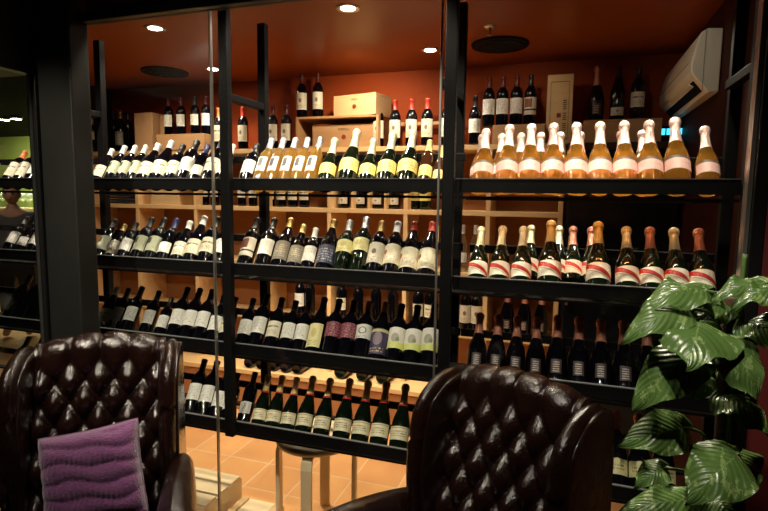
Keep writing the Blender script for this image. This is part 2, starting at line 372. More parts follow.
bm = BX(-2.01, -1.965, 1.585, 1.598, 0, 2.0); box(bm, -2.01, -1.965, .25, 1.584, 1.955, 2.0); struct('door_frame', bm, 'frame_black', bevel=.003)
struct('trim_5', BX(-1.992, -1.984, 1.575, 1.583, 0, 1.95), 'alu')
struct('window_4', BX(-1.990, -1.984, .25, 1.574, .02, 1.955), 'glass')
xs = [-1.80, -1.229, -.386, .452]
for i in range(3):
    struct('window_%d' % (i + 1), BX(xs[i] + .0035, xs[i + 1] - .0035, GY - .005, GY + .005, .03, 2.155), 'glass')
for i in (1, 2):
    struct('trim_%d' % (5 + i), BX(xs[i] - .0028, xs[i] + .0028, GY - .006, GY + .006, .03, 2.155), 'alu')

# ------------------------------------------------------------------ bottles
def prof_body(kind):
    if kind == 'bordeaux': return [(0, .006), (.026, .003), (.031, 0), (.0355, .005), (.0365, .014), (.0365, .185), (.0350, .200), (.028, .218), (.0185, .232), (.0150, .243), (.0142, .262), (.0140, .286), (.0155, .288), (.0155, .297), (.0140, .300), (0, .300)]
    if kind == 'burgundy': return [(0, .006), (.028, .003), (.033, 0), (.0380, .006), (.0390, .016), (.0390, .150), (.0365, .172), (.028, .205), (.0195, .232), (.0150, .255), (.0142, .286), (.0158, .288), (.0158, .296), (.0140, .300), (0, .300)]
    if kind == 'slim': return [(0, .004), (.022, .002), (.027, 0), (.0305, .005), (.031, .014), (.031, .185), (.029, .200), (.021, .220), (.0150, .235), (.0135, .255), (.0132, .290), (.0145, .292), (.0145, .298), (.013, .302), (0, .302)]
    return [(0, .008), (.030, .004), (.036, 0), (.0415, .006), (.0428, .018), (.0428, .112), (.0415, .132), (.0370, .155), (.0300, .178), (.0232, .200), (.0188, .222), (.0160, .250), (.0150, .276), (.0152, .281), (.0178, .285), (.0192, .293), (.0192, .303), (.0165, .311), (.0120, .3145), (0, .3155)]
def radius_at(pr_, z):
    for (r0, z0), (r1, z1) in zip(pr_[2:], pr_[3:]):
        if z0 <= z <= z1: return r0 + (r1 - r0) * (z - z0) / max(1e-6, z1 - z0)
    return .015
MESH = {}
def mesh_of(key, build, mat):
    k = (key, mat)
    if k not in MESH:
        bm = build(); me = bpy.data.meshes.new(key[0] if isinstance(key, tuple) else key); bmesh.ops.recalc_face_normals(bm, faces=bm.faces)
        bm.to_mesh(me); bm.free(); me.materials.append(M[mat])
        for p in me.polygons: p.use_smooth = True
        MESH[k] = me
    return MESH[k]
def shell(pr_, z0, z1, off, n=20, a0=0, a1=2 * PI, uv=False, top=False):
    zs = sorted({z0, z1, *[z for _, z in pr_[2:-1] if z0 < z < z1]})
    p = [(radius_at(pr_, z) + off, z) for z in zs]
    if top: p.append((pr_[-2][0] + off, pr_[-2][1] + off)); p.append((0, pr_[-1][1] + off))
    return lathe(p, n, a0, a1, uv=uv)
def shield_bm(pr_, z0, z1):
    bm = shell(pr_, z0, z1, .0008, 14, -PI / 2 - 1.15, -PI / 2 + 1.15, uv=True)
    zc = sorted({round(v.co.z, 5) for v in bm.verts})
    for v in bm.verts:
        a = abs(math.atan2(v.co.y, v.co.x) + PI / 2) / 1.15
        if v.co.z > z1 - 1e-4: v.co.z = z1 - .030 * (a if a < .45 else .9 - a * .5)
    return bm
# recipe: shape, glass, label, (label z range, half angle), capsule, capsule z0, extras
R = {
 'cream_black': ('bordeaux', 'dark_glass', 'cream_plain', (0.073, 0.156, 1.3), 'cap_black', .235, 'dark wine bottle with cream label and black capsule'),
 'white_black': ('bordeaux', 'dark_glass', 'white_text', (0.078, 0.161, 1.3), 'cap_black', .235, 'dark wine bottle with white printed label and black capsule'),
 'white_white': ('bordeaux', 'dark_glass', 'white_text', (0.073, 0.166, 1.3), 'cap_white', .235, 'dark wine bottle with white label and white capsule'),
 'cream_white': ('burgundy', 'dark_glass', 'cream_plain', (.055, .14, 1.3), 'cap_white', .245, 'sloping dark wine bottle with cream label and white capsule'),
 'seal_red': ('burgundy', 'dark_glass', 'cream_seal', (.045, .145, 1.45), 'cap_red', .250, 'dark wine bottle with cream label, red seal and red capsule'),
 'seal_white': ('bordeaux', 'dark_glass', 'cream_seal', (0.063, 0.161, 1.4), 'cap_white', .240, 'dark wine bottle with red-sealed cream label and white capsule'),
 'crest_gold': ('bordeaux', 'dark_glass', 'crest', (0.063, 0.166, 1.4), 'cap_gold', .240, 'dark wine bottle with crested label and dull gold capsule'),
 'estate': ('bordeaux', 'dark_glass', 'estate', (0.073, 0.171, 1.4), 'cap_black', .240, 'dark wine bottle with country estate picture label'),
 'grey': ('burgundy', 'dark_glass', 'grey', (.05, .15, 1.3), 'cap_gold', .245, 'dark wine bottle with grey brown label'),
 'green_square': ('bordeaux', 'dark_glass', 'green_square', (0.068, 0.161, 1.3), 'cap_black', .235, 'dark wine bottle with greenish label and dark square'),
 'picture': ('bordeaux', 'dark_glass', 'picture', (0.063, 0.166, 1.3), 'cap_black', .235, 'dark wine bottle with pictured label and black band'),
 'purple': ('burgundy', 'dark_glass', 'purple', (.035, .155, 1.4), 'cap_gold', .245, 'dark wine bottle with purple and gold label'),
 'navy': ('burgundy', 'dark_glass', 'navy_scroll', (.045, .14, 1.35), 'cap_gold', .250, 'dark wine bottle with dark navy scroll label'),
 'claret': ('bordeaux', 'dark_glass', 'claret', (0.098, 0.171, 1.3), 'cap_black', .240, 'dark wine bottle with short dark red patterned label'),
 'ring': ('bordeaux', 'dark_glass', 'ring', (0.103, 0.171, 1.3), 'cap_gold', .245, 'dark wine bottle with pale label bearing a dark ring'),
 'oval': ('burgundy', 'dark_glass', 'yellow_oval', (.035, .15, 1.0), 'cap_black', .245, 'dark wine bottle with yellowish oval label'),
 'yellow': ('bordeaux', 'green_glass', 'yellow_oval', (0.113, 0.176, 1.3), 'cap_silver', .240, 'dark green wine bottle with yellow green label'),
 'blank': ('bordeaux', 'dark_glass', None, None, 'cap_black', .235, 'plain dark wine bottle showing no label'),
 'blue_cap': ('bordeaux', 'dark_glass', 'white_text', (0.063, 0.126, 1.2), 'cap_blue', .235, 'dark wine bottle with low grey white label and navy capsule'),
 'dessert': ('slim', 'dark_glass', 'green_square', (0.083, 0.166, 1.35), 'cap_white', .240, 'slim dark bottle with grey green label and white capsule'),
 'orange_cap': ('bordeaux', 'dark_glass', 'cream_plain', (0.063, 0.176, 1.35), 'cap_orange', .235, 'dark wine bottle with long cream label and orange capsule'),
 'white_wine': ('slim', 'white_wine', 'window', (.080, .165, .75), 'cap_silver', .238, 'slim golden white wine bottle with silvery capsule'),
 'gold_fizz': ('champagne', 'green_glass', 'gold', (.06, .125, 1.45), 'foil_pale', .205, 'dark sparkling wine bottle with gold label and pale gold foil'),
 'small_gold': ('slim', 'brown_glass', 'gold', (0.063, 0.126, 1.4), 'foil_gold', .225, 'small brown bottle with gold label and gold foil'),
 'rose': ('champagne', 'rose', 'pink', (.066, .122, 1.3), 'foil_pink', .200, 'glowing amber rose sparkling wine bottle with pink label'),
 'sash': ('champagne', 'green_glass', 'red_sash', (.04, .108, 1.5), 'foil_pale', .205, 'dark champagne bottle with red sash label and pale gold foil'),
 'sash_gold': ('champagne', 'green_glass', 'red_sash', (.04, .108, 1.5), 'foil_gold', .205, 'dark champagne bottle with red sash label and deep gold foil'),
 'sash_copper': ('champagne', 'green_glass', 'red_sash', (.04, .108, 1.5), 'foil_copper', .205, 'dark champagne bottle with red sash label and copper foil'),
 'copper': ('champagne', 'dark_glass', 'silver_script', (.04, .10, .5), 'foil_copper', .205, 'black champagne bottle with silvery script and copper foil'),
 'cuvee': ('champagne', 'green_glass', 'cuvee', (.045, .105, 1.4), 'foil_gold', .215, 'dark champagne bottle with cream label, gold foil and red seal'),
 'shield': ('champagne', 'dark_glass', 'shield', (.05, .115, 1.1), 'foil_copper', .235, 'black champagne bottle with yellow shield shaped label'),
 'red_cap': ('bordeaux', 'dark_glass', 'crest', (0.058, 0.171, 1.4), 'cap_red', .235, 'dark wine bottle with tall cream crest label and red capsule'),
 'dred_cap': ('bordeaux', 'dark_glass', 'white_text', (0.073, 0.166, 1.4), 'cap_dred', .235, 'dark wine bottle with white label and dark red capsule'),
 'dred_crest': ('bordeaux', 'dark_glass', 'crest', (0.058, 0.171, 1.4), 'cap_dred', .235, 'dark wine bottle with tall crest label and dark red capsule'),
 'round_low': ('burgundy', 'dark_glass', 'crest', (.03, .075, 1.0), 'cap_black', .245, 'dark sloping bottle with small pale round label'),
 'clear': ('slim', 'clear_glass', 'white_text', (0.063, 0.126, 1.2), 'cap_white', .245, 'small clear glass bottle'),
}
PROTO = {}
def new_bottle(kind):
    shp, glass, lab, lz, cap, cz, desc = R[kind]
    pr_ = prof_body(shp)
    b = bpy.data.objects.new('champagne_bottle' if shp == 'champagne' else 'wine_bottle', mesh_of(('bottle_' + shp,), lambda: lathe(pr_, 24), glass)); kids = []
    if lab:
        if lab == 'shield': me = mesh_of(('label_shield',), lambda: shield_bm(pr_, lz[0], lz[1]), 'L_shield')
        else: me = mesh_of(('label', shp, lz), lambda: shell(pr_, lz[0], lz[1], .0008, 14, -PI / 2 - lz[2], -PI / 2 + lz[2], uv=True), 'L_' + lab)
        kids.append(bpy.data.objects.new('label', me))
    kids.append(bpy.data.objects.new('neck_foil' if shp == 'champagne' else 'capsule', mesh_of(('capsule', shp, cz), lambda: shell(pr_, cz, pr_[-2][1], .0009, 20, top=True), cap)))
    if kind == 'cuvee':
        kids.append(bpy.data.objects.new('red_seal', mesh_of(('seal', shp), lambda: shell(pr_, .206, .214, .0018, 20), 'red_collar')))
    if kind == 'oval' or kind == 'picture':
        pass
    for k in kids: k.parent = b
    return b, kids
def bottle(kind, base, direction=(0, 0, 1), spin=0, scale=1, label=None, group=None):
    if kind not in PROTO:
        b, kids = new_bottle(kind); PROTO[kind] = (b, kids)
        COL.objects.link(b); [COL.objects.link(k) for k in kids]
    else:
        pb, pk = PROTO[kind]; b = pb.copy(); COL.objects.link(b)
        for k in pk:
            c = k.copy(); COL.objects.link(c); c.parent = b
    z = Vector(direction).normalized(); x = (Vector((1, 0, 0)) - z.x * z).normalized(); y = z.cross(x)
    m = Matrix((x, y, z)).transposed().to_4x4() @ Matrix.Rotation(spin, 4, 'Z') @ Matrix.Scale(scale, 4); m.translation = Vector(base)
    b.matrix_world = m; b.rotation_mode = 'XYZ'
    tag(b, label, 'bottle', group); return b

ORD = ['', 'leftmost', 'second', 'third', 'fourth', 'fifth', 'sixth', 'seventh', 'eighth', 'ninth', 'tenth', 'eleventh', 'twelfth', 'thirteenth', 'fourteenth', 'fifteenth']
SHZ = {1: 1.57, 2: 1.227, 3: .892, 4: .555}
SHN = {1: 'top', 2: 'second', 3: 'third', 4: 'bottom'}
def short(desc): return desc
def fit(desc, tail):
    w_ = desc.split(); t_ = tail.split()
    while len(w_) + len(t_) > 16: 
        for drop in ('printed', 'sloping', 'dark', 'tall', 'sparkling', 'slim', 'showing', 'pale', 'glowing', 'short', 'amber', 'deep', 'country'):
            if drop in w_: w_.remove(drop); break
        else: w_ = w_[:16 - len(t_)]
    return ' '.join(w_) + ', ' + ' '.join(t_)
def row(shelf, bay, items, back=False):
    """items: (pixel x of the base in the photo, kind[, scale])"""
    z0 = SHZ[shelf]; pos = []
    for it in items:
        px, kind = it[0], it[1]; sc = it[2] if len(it) > 2 else 1
        p = at(px, 255, 1.885)
        for _ in range(3):
            # the x of that picture column on the shelf line
            lo, hi = -4., 1.
            for _ in range(40):
                mid_ = (lo + hi) / 2; v = Vector((mid_, 1.885, z0)) - CAM
                c = _X * v.x + _Y * v.y + _Z * v.z
                if 384 + F * c.x / c.z < px: lo = mid_
                else: hi = mid_
            break
        pos.append([lo, kind, sc * (.89 if kind == 'rose' else .86 if R[kind][0] == 'champagne' else .91)])
    if not back:
        rad = {'bordeaux': .0365, 'burgundy': .039, 'slim': .031, 'champagne': .0425}
        for _ in range(60):
            for a, b in zip(pos, pos[1:]):
                need = (rad[R[a[1]][0]] * a[2] + rad[R[b[1]][0]] * b[2]) * 1.0
                gap = b[0] - a[0]
                if gap < need and gap > need * .55: d = (need - gap) / 2; a[0] -= d; b[0] += d
    out = []
    for i, (x, kind, sc) in enumerate(pos):
        r = {'bordeaux': .0365, 'burgundy': .039, 'slim': .031, 'champagne': .0425}[R[kind][0]] * sc
        lean = math.radians(33 if kind == 'rose' else 38 if R[kind][0] == 'champagne' else 40); s_, c_ = math.sin(lean), math.cos(lean)
        dx = max(-.15, min(.07, -.055 + (x + .45) * .085))
        zc = z0 - .056 + r * s_ + .001; yc = 1.8765 + r * c_ + (.17 if back else 0)
        if back: zc += .0
        tail = ('behind the front row, ' if back else '') + ORD[i + 1] + (' from left' if i else '') + ', ' + (SHN[shelf] + ' shelf ' + bay)
        bottle(kind, (x, yc, zc), (dx, s_, c_), random.uniform(-.12, .12), sc, fit(R[kind][6], tail), 'bottles leaning on the ' + SHN[shelf] + ' shelf, ' + bay)
FL, BL, BM_, BR = 'seen through side window', 'left bay', 'middle bay', 'right bay'
row(1, FL, [(1, 'orange_cap', .85), (12, 'orange_cap', .85), (23, 'white_black', .85), (34, 'white_white', .85)])
row(2, FL, [(2, 'white_black', .9), (14, 'blue_cap', .9), (25, 'white_black', .9), (36, 'blank', .9)])
row(3, FL, [(3, 'blank'), (16, 'blank'), (29, 'blank'), (42, 'blank')])
row(4, FL, [(2, 'blank'), (16, 'blank'), (30, 'blank')])
row(1, BL, [(91, 'cream_white', .85), (103, 'dessert', .93), (114, 'dessert', .93), (125, 'dessert', .93), (137, 'cream_white', .95), (150, 'cream_white'), (164, 'cream_black', .92), (177, 'white_black'), (190, 'blue_cap', .9), (203, 'cream_black'), (216, 'white_white', .9)])
row(1, BM_, [(241, 'white_black', .9), (256, 'white_wine'), (268, 'white_wine'), (280, 'white_wine'), (292, 'white_wine'), (304, 'white_wine'), (322, 'gold_fizz', .95), (343, 'gold_fizz', 1.1), (363, 'gold_fizz', .92), (382, 'gold_fizz', 1.02), (403, 'gold_fizz', 1.05), (422, 'small_gold', .9), (436, 'small_gold', .75)])
row(1, BR, [(481, 'rose', .95), (506, 'rose'), (529, 'rose'), (553, 'rose'), (577, 'rose'), (601, 'rose'), (625, 'rose'), (649, 'rose'), (680, 'rose', 1.03), (711, 'rose', .9)])
row(1, BR, [(470, 'rose', .95), (492, 'rose', .95), (514, 'rose', .95), (536, 'rose', .95), (558, 'rose', .95), (581, 'rose', .95), (604, 'rose', .95), (628, 'rose', .95), (652, 'rose', .95)], back=True)
row(2, BL, [(94, 'green_square', .9), (106, 'grey', .8), (117, 'white_black', .85), (131, 'green_square', .95), (144, 'green_square', .95), (157, 'blue_cap', .95), (172, 'cream_white', .9), (185, 'cream_white'), (199, 'cream_black'), (213, 'white_black', .95)])
row(2, BM_, [(240, 'picture'), (258, 'white_black'), (275, 'grey'), (291, 'grey', .9), (302, 'white_white', .85), (320, 'navy'), (338, 'yellow'), (355, 'yellow', 1.06), (370, 'crest_gold'), (386, 'seal_white'), (404, 'seal_red'), (423, 'seal_red')])
row(2, BR, [(476, 'sash', .94), (498, 'sash', .96), (520, 'sash', .96), (549, 'sash_gold', 1.06), (599, 'sash_gold', 1.06), (629, 'sash'), (655, 'sash_copper'), (679, 'sash'), (705, 'sash_copper')])
row(2, BR, [(525, 'sash', .95), (557, 'sash', .95), (573, 'sash_copper', .95), (594, 'sash_copper', .95)], back=True)
row(3, BL, [(96, 'cream_white', .9), (108, 'white_black', .9), (121, 'white_black', .95), (140, 'white_black', .9), (155, 'white_black', .8), (168, 'white_black'), (181, 'white_black'), (194, 'white_black'), (208, 'white_black', .92), (219, 'cream_black', .9)])
row(3, BM_, [(238, 'white_black', .9), (251, 'white_black'), (267, 'cream_black', .95), (283, 'white_black', .92), (297, 'white_black', .92), (310, 'oval'), (327, 'claret'), (343, 'claret'), (358, 'ring'), (374, 'purple'), (389, 'estate'), (405, 'estate'), (424, 'estate', 1.05)])
row(3, BR, [(475, 'copper', .95), (494, 'copper', .95), (514, 'copper', .95), (534, 'copper', .95), (556, 'copper'), (579, 'copper'), (602, 'copper'), (625, 'copper'), (650, 'copper')])
row(4, BL, [(186, 'white_black'), (199, 'white_black'), (213, 'white_black', .9), (222, 'white_black', .85)])
row(4, BM_, [(240, 'blue_cap', .9), (255, 'cuvee', .88), (269, 'cuvee', .9), (284, 'cuvee', .9), (300, 'cuvee', .95), (318, 'cuvee', .95), (338, 'cuvee', .98), (357, 'cuvee', .98), (376, 'cuvee'), (396, 'cuvee')])
row(4, BR, [(596, 'shield'), (618, 'shield'), (641, 'shield'), (664, 'shield')])

# ------------------------------------------------------------------ steel rack
def rack(x0, x1, posts, label):
    t = empty('wine_display_rack', ((x0 + x1) / 2, 2.0, 0)); inv = -Vector(t.location)
    def P(name, bm, **k):
        for v in bm.verts: v.co += inv
        return link(name, bm, 'black_metal', t, False, **k)
    P('bottom_beam', BX(x0, x1, 2.16, 2.19, .49, .50))
    for x in posts:
        P('post', BX(x - .02, x + .02, 1.835, 1.8655, .500, CEIL - .002), bevel=.003)
        q = .055 if x > 0 else 0
        P('post', BX(x - .05 + q, x - .012 + q, 2.165, 2.20, .5005, 2.265), bevel=.003)
        P('cross_brace', BX(x - .045 + q * .6, x - .015 + q * .6, 1.866, 2.1645, 1.885, 1.915), bevel=.003)
    for k, z in SHZ.items():
        bm = BX(x0, x1, 1.866, 1.8745, z - .046, z); 
        P('front_lip', bm, bevel=.0015)
        e_ = link('lip_highlight', BX(x0, x1, 1.8645, 1.8752, z + .0002, z + .0032), 'lip_highlight_grey', t, False); e_.location = inv  # strip added as the painted highlight along the lip top
        P('tray_bar', BX(x0, x1, 1.88, 1.955, z - .066, z - .058) if k > 1 else BX(x0, x1, 1.918, 1.93, z - .068, z - .058))
        P('rear_rail', BX(x0, x1, 2.20, 2.214, z + .055, z + .09) if (k < 3 and x1 > 0) else BX(x0, x1, 2.052, 2.064, z + .075, z + .105), bevel=.002)
        if k < 3 and x1 > 0: P('tray_bar', BX(x0, x1, 2.075, 2.10, z - .072, z - .062))
        if 1 < k < 4: P('under_bar', BX(x0, x1, 1.962, 2.16, z - .075, z - .067))
    return tag(t, label, 'rack')
rack(-3.3, -1.31, [-3.18, -2.23], 'black steel wine rack section left of the middle post, running behind the pillar')
rack(-1.309, -.371, [-1.29, -.39], 'black steel wine rack section in the middle, holding gold foiled fizz on top')
rack(-.369, .53, [.508], 'black steel wine rack section at right holding rose and red sashed bottles')

# ------------------------------------------------------------------ back shelving
UX0, UX1, UY0, UY1 = -3.6, -.02, 3.3, 3.58
t = empty('cubby_shelf_unit', ((UX0 + UX1) / 2, 3.44, 0)); iv = -Vector(t.location)
def cp(name, bm, m='pine', **k):
    for v in bm.verts: v.co += iv
    return link(name, bm, m, t, False, **k)
BZ = [1.83, 1.43, 1.045, .66, .30]
for z in BZ: cp('shelf_board', BX(UX0, UX1, UY0 - (.16 if z < .4 else 0), UY1, z - .03, z), bevel=.002)
for x in (-3.59, -3.109, -2.575, -1.994, -1.503, -.97, -.448, -.03):
    cp('divider', BX(x - .014, x + .014, UY0 + .001, UY1, 0, 1.80), bevel=.0015)
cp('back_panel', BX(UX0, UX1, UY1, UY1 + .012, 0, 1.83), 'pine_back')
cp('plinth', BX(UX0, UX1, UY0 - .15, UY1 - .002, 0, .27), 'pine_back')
tag(t, 'long pale pine cubbyhole shelf unit standing against the back wall', 'shelf')
# small dividers in the cell of pale round labels
for px in (352.5, 369, 385.5):
    x = at(px, 200, 3.32).x
    tag(link('wood_partition', BX(x - .006, x + .006, 3.31, 3.56, 1.4305, 1.60), 'pine', None, False),
        {352.5: 'leftmost', 369: 'middle', 385.5: 'rightmost'}[px] + ' of three thin wooden partitions between bottles with round labels', 'partition', 'thin partitions in the pine cubby')
# dark wine fridge at right
t = empty('wine_fridge', (.28, 3.42, 0)); iv2 = -Vector(t.location)
for nm, bm, m in (('cabinet', BX(-.005, .585, 3.30, 3.585, 0, 1.79), 'black_gloss'), ('top_board', BX(-.012, .59, 3.29, 3.59, 1.79, 1.83), 'dark_wood'),
                  ('glass_door', BX(.01, .57, 3.27, 3.297, .06, 1.74), 'black_gloss'), ('handle', BX(.02, .035, 3.24, 3.27, .9, 1.3), 'alu')):
    for v in bm.verts: v.co += iv2
    link(nm, bm, m, t, False, bevel=.003)
tag(t, 'tall black glossy wine fridge beyond the red sashed bottles at right', 'fridge')

def crate(name, cx_, y0, z0, w_, d, h, label, m='crate', rz=0, txt=None, seal=True, slat=False, cat='crate', txt2=None):
    t = empty(name, (cx_, y0 + d / 2, z0), rz); q = .012
    if slat:
        for k in range(3): link('top_slat', BX(-w_ / 2, w_ / 2, -d / 2 + k * d / 3 + .004, -d / 2 + (k + 1) * d / 3 - .012, h - q, h), m, t, False, bevel=.001)
    else: link('lid', BX(-w_ / 2, w_ / 2, -d / 2, d / 2, h - q, h), m, t, False, bevel=.0015)
    link('front_panel', BX(-w_ / 2, w_ / 2, -d / 2, -d / 2 + q, 0, h - q - .0008), m, t, False, bevel=.001)
    link('back_panel', BX(-w_ / 2, w_ / 2, d / 2 - q, d / 2, 0, h - q - .0008), m, t, False)
    for s_ in (-1, 1): link('end_panel', BX(s_ * w_ / 2 - (q if s_ > 0 else 0), s_ * w_ / 2 + (q if s_ < 0 else 0), -d / 2 + q, d / 2 - q, 0, h - q - .0008), m, t, False)
    link('bottom_panel', BX(-w_ / 2 + q, w_ / 2 - q, -d / 2 + q, d / 2 - q, 0, q), m, t, False)
    fm = Matrix.Translation((0, -d / 2 - .0006, h * .62)) @ Matrix.Rotation(PI / 2, 4, 'X')
    if txt: text_part(txt, h * .16, 'ink', t, Matrix.Translation((0, -d / 2 - .0006, h * .76)) @ Matrix.Rotation(PI / 2, 4, 'X'))
    if seal:
        bm = bmesh.new(); bmesh.ops.create_circle(bm, cap_ends=True, radius=h * .11, segments=20); r_ = bmesh.ops.extrude_face_region(bm, geom=bm.faces[:]); bmesh.ops.translate(bm, verts=[v for v in r_['geom'] if isinstance(v, bmesh.types.BMVert)], vec=(0, 0, .001))
        o = link('round_emblem', bm, 'seal', t, False); o.matrix_local = Matrix.Translation((0, -d / 2 - .0004, h * .42)) @ Matrix.Rotation(PI / 2, 4, 'X')
    return tag(t, label, cat)
T = 1.8305
# pale frame crate standing on its side with a lettered crate inside, another on top
t = empty('open_display_crate', (-1.46, 3.44, T))
w2, h2 = .295, .205
link('top_board', BX(-w2, w2, -.13, .12, h2 - .014, h2), 'crate2', t, False, bevel=.001); link('bottom_board', BX(-w2, w2, -.13, .12, 0, .012), 'crate2', t, False)
for s_ in (-1, 1): link('side_board', BX(s_ * w2 - (.014 if s_ > 0 else 0), s_ * w2 + (.014 if s_ < 0 else 0), -.13, .12, .0125, h2 - .0145), 'crate2', t, False)
tag(t, 'open fronted pine crate lying on its side, on the back counter below two bottles', 'crate')
crate('wine_crate', -1.43, 3.37, T + .0125, .46, .16, .145, 'lettered wine crate with red seal, inside the open fronted pine crate', 'crate2', txt='PEPPOLI')
crate('wine_crate', -1.32, 3.33, T + h2 + .0005, .33, .2, .135, 'pale wooden wine crate on top of open fronted crate, beside two bottles', 'crate', rz=math.radians(-12), txt='VINO')
for px, dn in ((302, 'left'), (318, 'right')):
    bottle('dred_crest', (at(px, 100, 3.40).x, 3.40, T + h2 + .0005), spin=.1, label=dn + ' of two dark wine bottles standing on top of the open crate', group='pair of bottles on the crate')
for px, dn in ((273, 'left'), (286.5, 'right')):
    bottle('dred_crest', (at(px, 130, 3.38).x, 3.38, T), label=dn + ' of two dark bottles on back counter left of the open crate', group='pair of bottles beside the crate')
for i, px in enumerate((378.5, 395, 411.5, 427, 446)):
    bottle('red_cap' if i else 'dred_crest', (at(px, 130, 3.38).x, 3.38, T), label='tall cream labelled bottle on back counter right of the crates, ' + ORD[i + 1] + (' from left' if i else ''), group='row of red capped bottles on the back counter')
t = empty('wooden_picture_frame', (-.93, 3.545, T)); 
bm = BX(-.19, .27, -.01, .01, .16, .18); box(bm, -.19, .27, -.01, .01, 0, .02); box(bm, -.19, -.17, -.01, .01, .02, .16); box(bm, .25, .27, -.01, .01, .02, .16)
link('frame_bar', bm, 'crate2', t, False); tag(t, 'plain pine frame standing behind the red capped bottles on back counter', 'frame')
bottle('white_black', (at(475, 120, 3.38).x, 3.38, T), label='dark wine bottle on back counter left of the four bottles on a crate', group='single bottle on counter')
crate('wine_crate', at(519, 135, 3.36).x, 3.30, T, .30, .24, .112, 'pale wine crate under four tall bottles behind the rose bottles', 'crate2', seal=False)
for i, px in enumerate((489, 502.5, 516.5, 530.5)):
    bottle('dred_cap' if i < 3 else 'picture', (at(px, 100, 3.38).x, 3.38, T + .1125), scale=.98, label='tall dark bottle on pale crate beside upright box, ' + ORD[i + 1] + (' from left' if i else ''), group='four bottles on the crate')
# upright narrow crate
t = empty('wine_box', (at(559, 120, 3.42).x, 3.42, T), 0)
link('box_body', BX(-.072, .072, -.05, .05, 0, .40), 'crate', t, False, bevel=.002)
bm = bmesh.new(); box(bm, -.052, .052, -.0515, -.0502, .03, .033); box(bm, -.052, .052, -.0515, -.0502, .357, .36); box(bm, -.052, -.050, -.0515, -.0502, .034, .356); box(bm, .050, .052, -.0515, -.0502, .034, .356); link('inked_border', bm, 'ink', t, False)
bm = bmesh.new()
for k in range(15):
    if k not in (4, 9): box(bm, .020, .040, -.0515, -.0503, .08 + k * .012, .085 + k * .012)
link('stencilled_lettering', bm, 'ink', t, False)
link('emblem', BX(-.014, .010, -.0515, -.0503, .155, .18), 'seal', t, False)
tag(t, 'tall narrow wooden wine box standing upright on back counter', 'box')
crate('wine_crate', at(617, 130, 3.36).x + .02, 3.30, T, .40, .24, .125, 'low wooden crate under three shadowy champagne bottles near the air conditioner', 'crate2', seal=False)
for i, (px, k) in enumerate(((597, 'copper'), (618, 'round_low'), (638, 'cream_black'))):
    bottle(k, (at(px, 90, 3.40).x, 3.40, T + .1255), scale=1.0, label='dim dark bottle on low crate near air conditioner, ' + ORD[i + 1] + (' from left' if i else ''), group='three bottles on the low crate')
# left part of the counter
crate('wine_crate', at(188, 140, 3.38).x, 3.29, T, .42, .26, .115, 'pale wooden crate under four white labelled bottles on the left of the counter', 'crate2', seal=False)
for i, px in enumerate((168.5, 181, 195, 206)):
    bottle('dred_cap' if i != 2 else 'white_black', (at(px, 110, 3.40).x, 3.40, T + .1155), scale=.93, label='white labelled bottle on pale crate left of glass joint, ' + ORD[i + 1] + (' from left' if i else ''), group='four bottles on the left crate')
bottle('orange_cap', (at(219, 120, 3.38).x, 3.38, T), label='dark bottle with orange capsule just right of the glass joint on back counter', group='single orange capped bottle')
for i, px in enumerate((243, )):
    bottle('red_cap', (at(px, 120, 3.38).x, 3.38, T), scale=1.0, label='red capped bottle between the two steel posts on the back counter', group='bottle between the posts')
t = empty('carton', (at(148, 118, 3.38).x, 3.39, T)); link('carton_body', BX(-.085, .085, -.06, .06, 0, .285), 'cardboard', t, False, bevel=.003); link('tape', BX(-.012, .012, -.0607, .0607, .2, .2862), 'crate2', t, False)
tag(t, 'upright brown carton on back counter left of the white labelled bottles', 'box')
t = empty('carton', (at(162, 118, 3.42).x, 3.46, T)); link('carton_body', BX(-.035, .035, -.05, .05, 0, .275), 'cardboard', t, False, bevel=.003); link('tape', BX(-.010, .010, -.0507, .0507, .2, .2762), 'crate2', t, False)
tag(t, 'narrow brown carton tucked between the wider carton and the white labelled bottles', 'box')
for i, px in enumerate((113, 120, 127.5)):
    bottle('blank' if i != 1 else 'grey', (at(px, 110, 3.40).x, 3.40, T), scale=1.05, label='shadowy tall bottle on back counter left of the carton, ' + ORD[i + 1] + (' from left' if i else ''), group='dark bottles left of the carton')
bottle('yellow', (at(92.5, 140, 3.38).x, 3.38, T), scale=.9, label='greenish bottle with pale label beside the pillar on back counter', group='single green bottle')

# contents of the cubbies
def stand(px, y, z, kind, label, group, sc=1.0, spin=0): return bottle(kind, (at(px, 250, y).x if px is not None else 0, y, z), spin=spin, scale=sc, label=label, group=group)
def xat(px, py, y): return at(px, py, y).x
B1 = 1.4305
for i, px in enumerate((344, 361, 377.5, 394.5)):
    bottle('round_low', (xat(px, 200, 3.40), 3.40, B1), scale=1., label='sloping bottle with small round label in partitioned cubby, ' + ORD[i + 1] + (' from left' if i else ''), group='bottles in the partitioned cubby')
for i, px in enumerate((270, 281.5, 293, 304.5)):
    bottle('cream_white', (xat(px, 195, 3.40), 3.40, B1), scale=.92, label='pale labelled bottle in cubby under the white wines, ' + ORD[i + 1] + (' from left' if i else ''), group='bottles in the cubby under the white wines')
for i, px in enumerate((242, 253)):
    bottle('dred_cap', (xat(px, 195, 3.40), 3.40, B1), scale=.85, label=('left', 'right')[i] + ' of two dark bottles in cubby between the steel posts under top shelf', group='two bottles in the cubby between the posts')
for i, px in enumerate((414, 425)):
    bottle('gold_fizz', (xat(px, 200, 3.42), 3.42, B1), scale=.95, label=('left', 'right')[i] + ' of two gold labelled bottles in cubby beside the second glass joint', group='gold bottles in a cubby')
for i, px in enumerate((205, 215)):
    bottle('white_white', (xat(px, 195, 3.40), 3.40, B1), scale=.88, label=('left', 'right')[i] + ' of two white labelled bottles in cubby at the first glass joint', group='white labelled bottles in a cubby')
